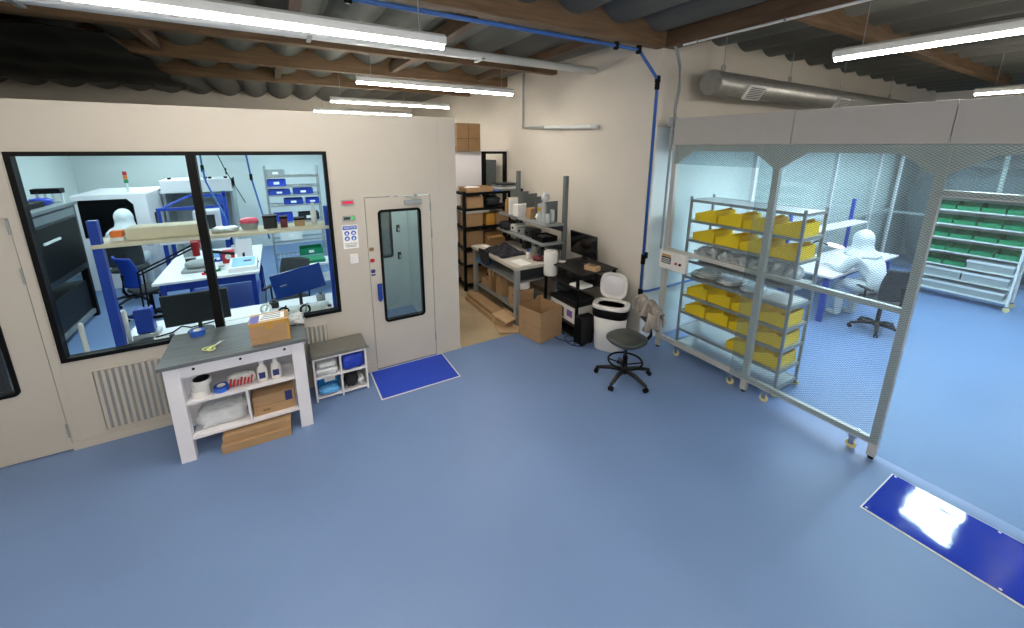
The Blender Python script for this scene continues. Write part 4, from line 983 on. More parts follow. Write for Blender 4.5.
# middle shelf
V = 1.2215
b = thing('parts_tray', (3.62, 5.12, V), 'black open tray on the middle bench shelf', 'tray')
q = MB(); q.box(3.48, 3.77, 4.99, 5.31, V, V + .012)
for a_ in ((3.48, 3.492, 4.99, 5.31), (3.758, 3.77, 4.99, 5.31), (3.492, 3.758, 4.99, 5.002), (3.492, 3.758, 5.298, 5.31)): q.box(*a_, V + .012, V + .085)
q.build('shell', 'black', b, bevel=.003); simple('tray_contents', MB().blob((3.62, 5.15, V + .05), (.2, .22, .07), .2, 3, 31), 'charcoal', 'dark parts lying in the black bench tray', 'part', smooth=True)
for i, y in enumerate((6.28, 6.15)):
    simple('black_bag', MB().blob((3.52, y, V + .07), (.22, .15, .14), .12, 2, 50 + i), 'darkcloth', ('far', 'near')[i] + ' black rolled bag at the far end of the middle bench shelf', 'bag', 'black bags on the bench shelf', smooth=True)
for i, (y, h, m, lab) in enumerate(((5.95, .13, 'whitemetal', 'pale folded bag on the middle bench shelf'), (5.72, .11, 'greymetal', 'grey instrument on the middle bench shelf'), (5.48, .13, 'machine', 'dark grey instrument beside the black tray'))):
    b = thing('bench_instrument', (3.6, y, V), lab, 'instrument'); MB().box(3.5, 3.74, y - .09, y + .09, V, V + h).build('case', m, b, bevel=.02)
    MB().cyl((3.5, y, V + h * .55), (3.485, y, V + h * .55), .02, 14).build('dial', 'black', b)
# on the bench top
def cloth_heap(x0, x1, y0, y1, z, h, seed, m, name, lab):
    def fn(u, v):
        e = min(u, 1 - u, v, 1 - v) * 2; e = min(1, e * 1.6) ** .6
        n_ = noise.noise((u * 4 + seed, v * 5, seed)); n2 = noise.noise((u * 9, v * 9 + seed, 2))
        wob = .06 * noise.noise((u * 3, v * 3, seed + 9))
        return (x0 + (x1 - x0) * u + wob, y0 + (y1 - y0) * v + wob, z + .012 + e * h * max(.15, .6 + .8 * n_) + e * .02 * n2)
    q = MB().sheet(fn, 30, 30, .012)
    return simple(name, q, m, lab, 'jacket', smooth=True)
cloth_heap(2.93, 3.40, 5.35, 5.95, BZ, .13, 3, 'darkcloth', 'jacket', 'black jacket thrown on the packing bench top')
def hang(u, v): return (2.868 - .012 * math.sin(v * 9) - .01, 5.62 + .36 * v + .03 * math.sin(u * 4), BZ + .05 - .26 * u * (.55 + .45 * math.sin(v * 3.0)))
o_ = bpy.data.objects['jacket.001'] if 'jacket.001' in bpy.data.objects else bpy.data.objects['jacket']
q = MB().sheet(hang, 14, 14, .012); WLOC.setdefault(o_.name, Vector(o_.location)); q.build('sleeve', 'darkcloth', o_, smooth=True)
for i, (x, y, rz, lab) in enumerate(((3.15, 6.13, .2, 'white paper at the far end of the packing bench'), (3.10, 5.02, .1, 'white paper at the near end of the packing bench'))):
    simple('paper_sheet', MB().obox((x, y, BZ + .0025), (.21, .30, .004), (0, 0, rz)), 'paper', lab, 'paper')
simple('maroon_pouch', MB().blob((3.40, 5.0, BZ + .035), (.16, .2, .07), .15, 2.5, 21), 'maroon', 'maroon pouch on the packing bench beside the bottle', 'pouch', smooth=True)
b = thing('glue_bottle', (3.33, 5.17, BZ), 'small white bottle with blue cap on the packing bench', 'bottle')
MB().lathe((3.33, 5.17, BZ), [(.03, 0), (.033, .01), (.033, .08), (.012, .11)], 18).build('body', 'whiteplastic', b, smooth=True); MB().cyl((3.33, 5.17, BZ + .105), (3.33, 5.17, BZ + .15), .018).build('cap', 'bluetape', b)
carton('brown_carton', (3.30, 6.24, BZ), (.30, .20, .15), .1, 'brown carton at the far end of the packing bench', m='brown')
for i, (y, m, h) in enumerate(((5.72, 'machine', .14), (5.40, 'greymetal', .12), (5.22, 'machine', .10))):
    b = thing('hand_tool', (3.68, y, BZ), ('dark scale at the bench rear near the jacket', 'grey spool holder at the rear of the packing bench', 'dark meter at the rear of the packing bench near the roll')[i], 'tool')
    MB().box(3.58, 3.72, y - .06, y + .06, BZ, BZ + h).build('case', m, b, bevel=.015); MB().cyl((3.65, y, BZ + h), (3.65, y, BZ + h + .04), .03, 14).build('knob', 'black', b)
# on the lower bench shelf and the floor beneath
simple('blue_sack', MB().blob((2.99, 6.05, .74), (.2, .4, .09), .15, 2.6, 51), 'tealbag', 'light blue plastic bag under the far end of the bench top', 'bag', smooth=True)
for i, (y, w_, h, m, lab) in enumerate(((6.08, .18, .14, 'cardboard_pale', 'small pale box at the far end of the lower bench shelf'), (5.86, .10, .36, 'cardboard', 'upright flat carton on the lower bench shelf, farthest of three'), (5.73, .12, .36, 'brown', 'upright dark carton on the lower bench shelf, middle of three'), (5.53, .20, .34, 'cardboard', 'upright carton on the lower bench shelf, nearest of three'))):
    carton('stored_carton', (3.13, y, .2605), (.30, w_, h), 0, lab, m=m, tm='cardboard_pale')
b = thing('white_roll', (3.12, 5.05, .62), 'white roll lying on the brown box below the bench', 'roll'); 
MB().lathe((3.12, 5.0, .55), [(.03, 0), (.12, 0), (.12, .13), (.03, .13), (.03, .002)], 26).build('roll', 'paper', b)
bx = carton('handled_box', (3.10, 5.0, .2605), (.28, .30, .285), .05, 'brown box with dark hand hole under the near end of the bench', tape=False)
MB().box(2.957, 2.9605, 4.955, 5.045, .42, .45).build('hand_hole', 'brown', bx)
carton('flat_carton', (2.77, 5.65, 0), (.22, 1.1, .09), 0, 'long flattened carton on the concrete floor along the bench, lower one', m='cardboard_pale', tape=False)
carton('flat_carton', (2.775, 5.63, .091), (.20, 1.02, .06), .0, 'long flattened carton on top of another along the bench', m='cardboard', tape=False)
for i, (c_, rz, tl) in enumerate((((2.78, 4.93, .16), .4, .25), ((2.74, 4.80, .03), -.2, .06))):
    q = MB(); q.obox(c_, (.34, .30, .012), (tl, .1, rz)); q.obox((c_[0] + .16, c_[1] + .05, c_[2] - .02), (.16, .30, .012), (tl, .7, rz)); q.obox((c_[0] - .02, c_[1] + .03, max(.008, c_[2] - .07)), (.26, .26, .012), (0, 0, rz))
    simple('cardboard_scrap', q, 'cardboard_pale', ('bent cardboard flap propped behind the open box', 'cardboard flap lying on the floor behind the open box')[i], 'cardboard')
ob = carton('open_box', (0, 0, 0), (.46, .44, .455), 0, 'large open cardboard box standing on the floor before the cart', m='cardboard', open_=True)
ob.location = (3.09, 4.44, 0); ob.rotation_euler = (0, 0, .22)

# ------------------------------------------------------------------ black cart with monitor, printer, tower
t = thing('printer_cart', (3.75, 4.4, 0), 'black metal shelf cart with monitor and printer along the plaster wall', 'cart')
KX0, KX1, KY0, KY1 = 3.38, 4.05, 3.98, 4.76
for x, y in ((KX0, KY0), (KX1, KY0), (KX0 + .02, KY1), (KX1, KY1)): MB().box(x - .018, x + .018, y - .018, y + .018, 0, (.985 if y == KY0 else .80)).build('upright', 'black', t, bevel=.003)
MB().box(KX0 - .02, KX1 + .03, KY0 - .05, KY1 + .02, .78, .80).build('wide_shelf', 'blackplastic', t, bevel=.003)
MB().box(KX0 + .02, KX1 + .03, KY0 - .04, KY0 + .70, .98, 1.0).build('monitor_shelf', 'blackplastic', t, bevel=.003)
MB().cyl((KX1, KY0 + .64, .80), (KX1, KY0 + .64, .98), .016).build('shelf_support', 'black', t)
for z in (.22, .075): MB().box(KX0, KX1, KY0 + .0, KY1, z - .02, z).build('shelf', 'blackplastic', t, bevel=.003)
m_ = thing('monitor', (3.88, 4.48, 1.0), 'black flat monitor on the cart shelf against the plaster wall', 'monitor')
rz = 0
MB().obox((3.90, 4.50, 1.25), (.03, .60, .36), (0, -.08, 0)).build('shell', 'blackplastic', m_, bevel=.006); MB().obox((3.8845, 4.50, 1.252), (.004, .575, .33), (0, -.08, 0)).build('screen', 'screen', m_)
MB().box(3.92, 3.94, 4.46, 4.54, 1.01, 1.25).build('neck', 'blackplastic', m_); MB().lathe((3.90, 4.50, 1.0), [(.12, 0), (.12, .008), (.05, .016), (.01, .018)], 24).build('foot', 'blackplastic', m_)
b = carton('tissue_box', (3.70, 4.06, 1.0), (.12, .20, .065), .25, 'tan tissue box at the cart monitor shelf corner', m='cardboard_pale', tape=False)
MB().box(3.66, 3.74, 4.0, 4.12, 1.064, 1.067).build('opening', 'brown', b)
b = thing('mouse_dish', (3.55, 4.57, 1.0), 'small white round dish left of the cart monitor', 'dish'); MB().lathe((3.55, 4.57, 1.0), [(.02, 0), (.05, .004), (.06, .022), (.055, .024), (.02, .01)], 20).build('dish', 'whiteplastic', b, smooth=True)
b = thing('foam_roll', (3.42, 4.675, .80), 'tall white foam roll standing on the cart shelf', 'roll'); MB().lathe((3.42, 4.675, .801), [(.012, 0), (.10, 0), (.105, .02), (.105, .36), (.095, .375), (.025, .377), (.02, .36)], 30).build('roll', 'whiteplastic', b, smooth=True)
simple('paper_stack', MB().obox((3.50, 4.05, .815), (.22, .24, .028), (0, 0, .1)), 'paper', 'pale papers at the front corner of the cart shelf', 'paper', bevel=.003)
simple('black_pouch', MB().blob((3.75, 4.30, .845), (.34, .36, .09), .15, 2.5, 71), 'darkcloth', 'black cloth pouch on the wide cart shelf', 'pouch', smooth=True)
simple('grey_sleeve', MB().obox((3.66, 4.63, .89), (.02, .10, .16), (0, .2, .2)), 'machine', 'dark grey upright pad behind the foam roll', 'pad', bevel=.008)
p_ = thing('printer', (3.7, 4.4, .22), 'white and black desktop printer on the cart lower shelf', 'printer')
MB().box(3.42, 3.86, 4.06, 4.64, .221, .47).build('body', 'whiteplastic', p_, bevel=.012); MB().box(3.405, 3.87, 4.05, 4.65, .47, .52).build('scanner_lid', 'blackplastic', p_, bevel=.008); MB().obox((3.63, 4.35, .5295), (.36, .52, .018)).build('top_cover', 'machine', p_, bevel=.004)
MB().box(3.415, 3.4215, 4.32, 4.62, .25, .40).build('paper_slot', 'blackplastic', p_); MB().obox((3.36, 4.47, .255), (.14, .26, .012), (0, .1, 0)).build('output_tray', 'blackplastic', p_); MB().box(3.416, 3.4205, 4.12, 4.24, .30, .40).build('sticker', 'purplelabel', p_)
MB().obox((3.37, 4.47, .268), (.12, .21, .006), (0, .1, 0)).build('printed_page', 'paper', p_)
b = thing('computer_tower', (3.46, 3.84, 0), 'black computer tower on the floor beside the waste bin', 'computer')
MB().box(3.36, 3.58, 3.84, 3.962, .012, .42).build('case', 'blackplastic', b, bevel=.006); MB().box(3.352, 3.361, 3.84, 3.95, .03, .40).build('grille', 'black', b)
for x in (3.40, 3.55):
    for y in (3.86, 3.94): MB().cyl((x, y, 0), (x, y, .014), .014, 10).build('foot', 'black', b)
b = thing('power_adapter', (3.38, 4.60, .075), 'black adapter with tiny blue light on the cart bottom shelf', 'adapter'); MB().box(3.43, 3.60, 4.45, 4.75, .076, .14).build('case', 'blackplastic', b, bevel=.008); MB().cyl((3.432, 4.68, .115), (3.426, 4.68, .115), .008, 10).build('indicator', 'blueled', b)
MB().box(3.43, 3.62, 4.2, 4.42, .0755, .13).build('second_case', 'black', b, bevel=.008)
b = thing('loose_cable', (3.3, 4.15, 0), 'thin black cable looping over the blue floor under the cart', 'cable')
pts = []
for i in range(60):
    a = i * .26; r = .10 + .035 * math.sin(i * .31); pts.append((3.30 + r * math.cos(a) + .0025 * i * .6 - .02, 4.22 - .006 * i + r * math.sin(a) * 1.1, .008 + .003 * (i % 3)))
MB().tube(pts + [(3.42, 3.95, .012), (3.45, 3.96, .06)], .005, 6).build('cable', 'black', b, smooth=True)
b = thing('wall_cable', (4.1, 3.95, 0), 'black cable hanging down the wall between cart and bin', 'cable'); MB().tube([(4.10, 4.05, .97), (4.12, 4.0, .7), (4.13, 3.95, .4), (4.12, 4.02, .01)], .006, 6).build('cable', 'black', b, smooth=True)
simple('brown_bag', MB().blob((3.38, 4.845, .21), (.2, .14, .42), .14, 2.5, 81), 'cardboard', 'crumpled brown paper bag between bench and cart', 'bag', smooth=True)
simple('black_sack', MB().blob((3.66, 4.56, .63), (.36, .20, .17), .10, 2.5, 82), 'charcoal', 'black sack lying on the printer under the wide cart shelf', 'bag', smooth=True)

# ------------------------------------------------------------------ black shelving at the far end
t = thing('storage_shelving', (3.45, 6.85, 0), 'tall black shelving full of boxes beyond the packing bench', 'shelving')
HX0, HX1, HY0, HY1 = 2.86, 4.08, 6.62, 7.10; HZ = (.12, .50, .84, 1.23, 1.58, 1.87)
for x in (HX0, HX1):
    for y in (HY0, HY1): MB().box(x - .025, x + .025, y - .025, y + .025, 0, 1.90).build('upright', 'black', t)
for z in HZ: MB().box(HX0, HX1, HY0, HY1, z - .045, z).build('shelf', 'black', t)
BGP = 'boxes on the black shelving'
lst = [(3.12, .12, .42, .30, 'cardboard', 'on the bottom shelf'), (3.10, .50, .40, .24, 'cardboard_pale', 'on the second shelf from the bottom'), (3.52, .50, .34, .22, 'brown', 'on the second shelf, right one'),
       (3.08, .84, .36, .30, 'cardboard', 'on the third shelf, left one'), (3.48, .84, .36, .26, 'brown', 'on the third shelf, right one'), (3.08, 1.23, .34, .25, 'cardboard', 'on the fourth shelf, left one'), (3.42, 1.23, .18, .23, 'tape', 'on the fourth shelf, middle one'), (3.68, 1.23, .28, .22, 'cardboard', 'on the fourth shelf, right one'),
       (3.10, 1.58, .34, .21, 'cardboard', 'on the fifth shelf')]
for x, z, w_, h, m, lab in lst: carton('shelf_carton', (x, 6.80, z + .0005), (w_, .28, h), .03, 'cardboard box ' + lab + ' of the black shelving', m=m, group=BGP, tm='cardboard_pale')
simple('white_tray', MB().box(2.92, 3.4, 6.66, 6.98, 1.4805, 1.56 - .03), 'paper', 'white flat box lying on the boxes of the black shelving', 'box', bevel=.004)
carton('open_tray', (3.20, 6.83, 1.8705), (.56, .34, .09), .02, 'shallow open carton on top of the black shelving', m='cardboard', open_=True)
simple('white_sheets', MB().blob((3.12, 6.83, 1.93), (.3, .24, .08), .15, 3, 91), 'paper', 'white wrapping in the shallow carton on the black shelving', 'wrapping', smooth=True)
simple('black_bag', MB().blob((3.5, 6.80, 1.63 + .055), (.3, .3, .2), .18, 2.5, 92), 'charcoal', 'dark bag beside the box on the fifth black shelf', 'bag', smooth=True)
for i in range(4): simple('folded_sheet', MB().blob((3.82, 6.84, 1.885 + .035 * i), (.44, .40, .033), .06, 3, 95 + i, 5), ('greymetal', 'whitemetal', 'greymetal', 'machine')[i], f'grey folded sheet, {ORD[i]} from the bottom of the stack on the black shelving', 'sheet', 'grey folded sheets on the black shelving', smooth=True)
simple('blue_folder', MB().obox((3.55, 6.72, 1.88), (.16, .2, .018), (0, 0, .4)), 'bluetape', 'blue folder lying on the top of the black shelving', 'folder', bevel=.003)

# partition with a black framed doorway behind the shelving
q = MB(); q.box(CX + .01, 3.60, 7.40, 7.50, 0, 2.60); q.box(3.60, 4.19, 7.40, 7.50, 2.60, 2.62)
struct('wall_partition', q, 'white')
d3 = thing('door_3', (3.9, 7.45, 0), kind='structure')
q = MB(); q.box(3.605, 3.70, 7.39, 7.51, 0, 2.60); q.box(4.15, 4.19, 7.39, 7.51, 0, 2.60); q.box(3.605, 4.19, 7.39, 7.51, 2.55, 2.60); q.build('door_frame', 'black', d3)
b = carton('top_box', (3.27, 7.45, 2.601), (.50, .36, .53), 0, 'large brown box high on the partition beyond the shelving', m='brown', tape=False)
MB().box(3.262, 3.268, 7.268, 7.272, 2.602, 3.13).build('vertical_seam', 'black', b); MB().box(3.022, 3.518, 7.268, 7.272, 2.84, 2.845).build('board_seam', 'black', b)
c = thing('grey_cabinet', (3.93, 7.8, 0), 'dark grey tall cabinet seen through the black framed doorway', 'cabinet')
MB().box(3.80, 4.06, 7.62, 8.0, .03, 2.42).build('body', 'darkgrey', c, bevel=.006); MB().box(3.81, 4.05, 7.605, 7.62, .10, 2.38).build('door', 'darkgrey', c, bevel=.004); MB().box(4.02, 4.035, 7.585, 7.61, 1.1, 1.3).build('handle', 'chrome', c)

# ------------------------------------------------------------------ inside the clean room
# bench right under the window
t = thing('window_bench', (-.6, 5.25, 0), 'white bench with blue uprights and overhead shelf just inside the window', 'workbench')
MB().box(-1.55, .55, 4.86, 5.62, .71, .75).build('bench_top', 'white', t, bevel=.004)
for x in (-1.52, .45):
    for y in (5.0, 5.52): MB().box(x, x + .06, y, y + .06, 0, .71).build('leg', 'blueframe', t, bevel=.003)
for x in (-1.53, .40): MB().box(x, x + .07, 4.90, 4.97, .75, 2.03).build('upright', 'blueframe', t, bevel=.004)
MB().box(-1.53, .47, 4.88, 5.24, 1.775, 1.81).build('upper_shelf', 'cream', t, bevel=.004)
for x in (-1.53, .40): MB().box(x + .01, x + .06, 4.97, 5.2, 1.745, 1.775).build('shelf_bracket', 'blueframe', t)
SZ = 1.8105
simple('long_cover', MB().box(-1.31, -.70, 4.98, 5.20, SZ, SZ + .115), 'cream', 'long cream box lying on the overhead shelf inside the window', 'box', bevel=.01)
b = thing('orange_box', (-1.385, 5.05, SZ), 'small orange box at the left end of the overhead shelf', 'box'); MB().box(-1.42, -1.335, 5.0, 5.1, SZ + .035, SZ + .095).build('body', 'orange', b, bevel=.004); MB().box(-1.425, -1.33, 4.995, 5.105, SZ, SZ + .036).build('tray', 'whiteplastic', b, bevel=.004)
b = thing('grey_basket', (-.33, 5.08, SZ), 'grey basket with pink bag on the overhead shelf', 'basket')
MB().lathe((-.33, 5.08, SZ), [(.06, 0), (.085, .07), (.08, .07), (.055, .006)], 24, 1.1, .9, 3).build('basket', 'greymetal', b)
simple('pink_bag', MB().blob((-.33, 5.08, SZ + .09), (.17, .14, .07), .2, 3, 101), 'pink', 'pink crumpled bag in the grey basket on the shelf', 'bag', smooth=True)
for i, (x, w_, h, m, lab) in enumerate(((-.135, .13, .14, 'blackplastic', 'black open bin on the overhead shelf right of the pink bag'), (-.005, .07, .12, 'maroon', 'dark red device on the overhead shelf'), (.15, .10, .09, 'cardboard', 'tan carton on the overhead shelf near the right upright'))):
    b = thing('shelf_container', (x, 5.05, SZ), lab, 'container'); MB().box(x - w_ / 2, x + w_ / 2, 4.99, 5.11, SZ, SZ + h).build('body', m, b, bevel=.008); MB().box(x - w_ / 2 - .004, x + w_ / 2 + .004, 4.986, 5.114, SZ + h - .02, SZ + h + .002).build('rim', 'black', b, bevel=.003)
b = thing('white_canister', (.30, 5.05, SZ), 'white slim bottle standing near the right blue upright', 'bottle'); MB().lathe((.30, 5.05, SZ), [(.028, 0), (.03, .16), (.012, .19), (.012, .22)], 18).build('body', 'whiteplastic', b, smooth=True); MB().cyl((.30, 5.05, SZ + .215), (.30, 5.05, SZ + .25), .016).build('cap', 'whitemetal', b)
for i, x in enumerate((-.60, -.50)): simple('white_wrap', MB().blob((x, 5.06, SZ + .025), (.14, .2, .05), .2, 3, 110 + i), 'clearbag', ('left', 'right')[i] + ' crumpled white wrap lying between cream box and pink bag', 'wrap', smooth=True)
def monitor(c, w_, h, rx, rz, m, label, stand=True):
    t = thing('monitor', c, label, 'monitor'); x, y, z = c
    MB().obox((x, y, z + .10 + h / 2), (w_, .03, h), (rx, 0, rz)).build('shell', m, t, bevel=.006)
    MB().obox((x, y + .0165, z + .10 + h / 2), (w_ - .03, .003, h - .03), (rx, 0, rz)).build('screen', 'screen', t); MB().obox((x - w_ * .3, y - .017, z + .10 + h * .5), (.07, .003, .012), (rx, 0, rz)).build('maker_plate', 'greymetal', t)
    MB().tube([(x, y, z + .012), (x, y + .03, z + .12), (x, y, z + .10 + h * .5)], .018, 8).build('neck', 'blackplastic', t); MB().lathe((x, y + .02, z), [(.12, 0), (.12, .01), (.02, .014)], 24).build('foot', 'blackplastic', t)
    return t
monitor((-.90, 5.06, .75), .56, .35, .1, .03, 'machine', 'dark monitor seen from behind on the window bench, left of the mullion')
monitor((.07, 5.12, .75), .54, .30, 0, 0, 'bluescreen', 'blue monitor seen from behind, tilted on the window bench')
mo = bpy.data.objects['monitor.002']
for ch_ in mo.children:
    if ch_.name.split('.')[0] in ('shell', 'screen', 'maker_plate'):
        ch_.rotation_euler = (0, -.17, 0); ch_.location = (.04, 0, .14)
    if ch_.name.startswith('neck'): ch_.scale = (1, 1, 1.4)
t = thing('boom_stand', (-1.33, 5.25, .75), 'blue instrument block with black double arm boom on the window bench', 'stand')
MB().box(-1.43, -1.29, 5.15, 5.27, .80, 1.06).build('block', 'blueframe', t, bevel=.012); MB().box(-1.46, -1.26, 5.12, 5.3, .75, .80).build('foot', 'steel', t, bevel=.004)
for dx in (-.02, .02): MB().tube([(-1.335 + dx, 5.23, 1.06), (-1.325 + dx, 5.23, 1.44)], .008, 8).build('post', 'black', t)
for dz_ in (0, .035): MB().tube([(-1.34, 5.23, 1.40 + dz_), (-.88, 5.42, 1.60 + dz_)], .009, 8).build('boom_arm', 'black', t)
MB().tube([(-1.43, 5.21, .96), (-1.50, 5.18, 1.0), (-1.53, 5.14, 1.07)], [.02, .024, .03], 10).build('side_arm', 'chrome', t, smooth=True); MB().tube([(-.88, 5.42, 1.66), (-.88, 5.42, 1.50)], .035, 12).build('head', 'red', t); MB().box(-1.29, -1.20, 5.18, 5.2, .93, .96).build('knob_bar', 'black', t)
for i, (x, z0, z1) in enumerate(((-1.72, 0, 1.10), (-1.45, .75, 1.13))):
    b = thing('rod_stand', (x, 4.89 + .1 * i, z0), ('white upright rod on the floor left of the window bench', 'white upright rod beside the left blue upright on the window bench')[i], 'rod')
    MB().tube([(x, 4.885 + .12 * i, z0), (x, 4.885 + .12 * i, z1 - .02), (x, 4.885 + .12 * i, z1)], [.016, .02, .012], 10).build('rod', 'whiteplastic', b, smooth=True); MB().lathe((x, 4.885 + .12 * i, z0), [(.025, 0), (.025, .02), (.015, .03)], 14).build('foot', 'black', b)
for i, (c_, s_, rz, lab) in enumerate((((-.58, 5.38, .7535), (.42, .30, .005), .1, 'white paper on the window bench behind the dark monitor'), ((.25, 5.04, .7535), (.30, .22, .005), -.1, 'white paper at the right end of the window bench'), ((-1.1, 4.99, .7535), (.30, .18, .005), .2, 'white paper below the dark monitor'))):
    simple('paper_sheet', MB().obox(c_, s_, (0, 0, rz)), 'paper', lab, 'paper')
b = thing('test_meter', (-1.32, 4.95, .75), 'small black meter in front of the blue instrument block', 'meter'); MB().box(-1.42, -1.27, 4.90, 5.0, .75, .81).build('case', 'blackplastic', b, bevel=.006); MB().box(-1.40, -1.32, 4.897, 4.901, .765, .80).build('display', 'whitemetal', b)
for i, (x, y, m, lab) in enumerate(((-.30, 5.2, 'whitemetal', 'white coil of wire left of the blue monitor'), (-.12, 4.98, 'machine', 'dark clamp tool in front of the blue monitor'), (.10, 4.95, 'greymetal', 'grey clamp tool under the blue monitor'))):
    b = thing('bench_tool', (x, y, .75), lab, 'tool'); MB().box(x - .05, x + .05, y - .04, y + .04, .75, .80).build('body', m, b, bevel=.01); MB().torus((x, y, .83), .05, .012, (1.2, .3 * i, 0), 18, 6).build('loop', 'black' if i else 'whitemetal', b, smooth=True); MB().tube([(x, y, .80), (x + .03, y + .02, .90)], .01, 8).build('stem', m, b)

# middle table with microscope, tools and test box
t = thing('island_table', (-1.0, 7.7, 0), 'white island table on blue frame in the middle of the clean room', 'table')
MB().box(-1.62, -.40, 6.72, 8.6, .85, .885).build('table_top', 'white', t, bevel=.004)
for x in (-1.56, -.52):
    for y in (6.78, 8.48): MB().box(x, x + .06, y, y + .06, 0, .85).build('leg', 'blueframe', t, bevel=.003)
q = MB(); q.box(-1.5, -.52, 6.80, 6.84, .73, .85); q.box(-1.5, -.52, 8.49, 8.53, .73, .85); q.box(-1.55, -1.51, 6.84, 8.48, .73, .85); q.box(-.51, -.47, 6.84, 8.48, .73, .85); q.build('apron', 'blueframe', t); MB().box(-1.5, -.5, 6.9, 8.4, .22, .25).build('foot_shelf', 'blueframe', t)
IZ = .8855
b = thing('microscope', (-1.15, 7.2, IZ), 'grey microscope with red head on the island table', 'microscope'); MB().box(-1.36, -1.02, 7.05, 7.4, IZ, IZ + .05).build('base', 'greymetal', b, bevel=.015); MB().blob((-1.18, 7.2, IZ + .10), (.30, .26, .12), .04, 2, 1, 2.4, flat=False).build('body', 'greymetal', b, smooth=True); MB().tube([(-1.1, 7.36, IZ + .04), (-1.1, 7.36, IZ + .42), (-1.14, 7.2, IZ + .42)], .02, 8).build('column', 'black', b); MB().cyl((-1.16, 7.18, IZ + .34), (-1.16, 7.18, IZ + .47), .055).build('head', 'red', b)
MB().tube([(-1.1, 7.36, IZ + .25), (-.72, 7.25, IZ + .18)], .022, 8).build('cross_arm', 'black', b)
b = thing('red_fixture', (-.80, 7.45, IZ), 'red block fixture on the island table', 'fixture'); MB().box(-.90, -.74, 7.4, 7.52, IZ, IZ + .20).build('block', 'red', b, bevel=.01); MB().cyl((-.82, 7.40, IZ + .11), (-.82, 7.385, IZ + .11), .04).build('dial', 'whiteplastic', b)
b = thing('test_box', (-.58, 7.05, IZ), 'white test box with light blue top panel at the table corner', 'instrument'); MB().prism([(6.82, IZ), (7.25, IZ), (7.25, IZ + .12), (6.82, IZ + .06)], 'x', -.78, -.43).build('case', 'white', b, bevel=.006); MB().obox((-.60, 7.035, IZ + .094), (.29, .34, .006), (.14, 0, 0)).build('panel', 'skyblue', b); MB().obox((-.55, 7.05, IZ + .10), (.10, .05, .008), (.14, 0, 0)).build('display', 'machine', b)
simple('white_board', MB().obox((-.62, 7.72, IZ + .15), (.22, .02, .30), (-.15, 0, 0)), 'white', 'white upright board behind the test box', 'board', bevel=.003)
for i, (x, y, m, lab) in enumerate(((-.95, 7.0, 'green', 'small green circuit part on the island table'), (-1.03, 6.9, 'red', 'red L shaped tool on the island table front edge'), (-.98, 7.62, 'blueframe', 'blue clamp on the island table'), (-.66, 7.4, 'blackplastic', 'black clamp at the right of the island table'))):
    b = thing('small_tool', (x, y, IZ), lab, 'tool'); q = MB(); q.box(x - .07, x + .05, y - .03, y, IZ, IZ + .03); q.box(x + .03, x + .06, y - .03, y + .05, IZ, IZ + (.14 if i > 1 else .04)); q.build('body', m, b, bevel=.004); MB().cyl((x - .03, y - .015, IZ + .03), (x - .03, y - .015, IZ + .05), .014, 10).build('knob', 'black', b)

CLT = [(-.88, 7.05, 'white', 'white small carton in front of the red fixture', .07, .05), (-.72, 6.88, 'machine', 'dark driver tool at the island table front edge', .10, .03), (-1.32, 7.62, 'blackplastic', 'black square box behind the microscope', .12, .10), (-1.05, 7.95, 'skyblue', 'light blue box on the far part of the island table', .14, .09), (-.75, 8.1, 'white', 'white box on the far part of the island table', .16, .12), (-1.4, 8.2, 'greymetal', 'grey case on the far left of the island table', .18, .12)]
for x, y, m, lab, w_, h in CLT:
    b = thing('table_case', (x, y, IZ), lab, 'case'); MB().box(x - w_ / 2, x + w_ / 2, y - w_ * .4, y + w_ * .4, IZ, IZ + h).build('body', m, b, bevel=.006); MB().box(x - w_ / 2 - .003, x + w_ / 2 + .003, y - w_ * .4 - .003, y + w_ * .4 + .003, IZ + h, IZ + h + .012).build('lid', 'greymetal', b, bevel=.004)
for i, (pts, lab) in enumerate((([(-1.28, 5.1, .755), (-1.15, 5.15, .76), (-1.1, 5.3, .755), (-1.0, 5.2, .76), (-.75, 5.3, .755)], 'black cable on the window bench behind the dark monitor'), ([(-.5, 5.0, .755), (-.35, 5.1, .76), (-.25, 5.0, .755), (-.1, 5.12, .76), (.2, 5.25, .755)], 'black cable on the window bench beside the blue monitor'), ([(-.56, 7.5, IZ + .006), (-.5, 7.3, IZ + .008), (-.42, 7.28, IZ + .006), (-.385, 7.27, IZ - .1), (-.38, 7.25, .4), (-.42, 7.2, .01)], 'black cable dropping over the edge of the island table'))):
    b = thing('bench_cable', pts[0], lab, 'cable'); MB().tube(pts, .007, 6).build('cable', 'black', b, smooth=True)
for i, (x, y, m, lab) in enumerate(((-1.12, 4.96, 'paper', 'white tape dispenser left of the dark monitor'), (-.42, 4.97, 'green', 'small green bottle tray right of the dark monitor'), (.36, 4.96, 'whiteplastic', 'white pad at the right end of the window bench'), (-.22, 5.42, 'blackplastic', 'black box behind the blue monitor'), (.3, 5.4, 'greymetal', 'grey box behind the blue monitor'))):
    b = thing('bench_item', (x, y, .75), lab, 'desk item'); MB().box(x - .05, x + .05, y - .04, y + .04, .7505, .79 + .012 * i).build('body', m, b, bevel=.012); MB().cyl((x, y, .78 + .012 * i), (x, y, .81 + .012 * i), .022, 14).build('knob', 'machine', b)
simple('grey_tarp', MB().blob((.12, 5.05, .80), (.5, .22, .09), .2, 3, 140, 3, seg=32, rings=12), 'clearbag', 'crumpled clear sheet lying under the blue monitor', 'sheet', smooth=True)

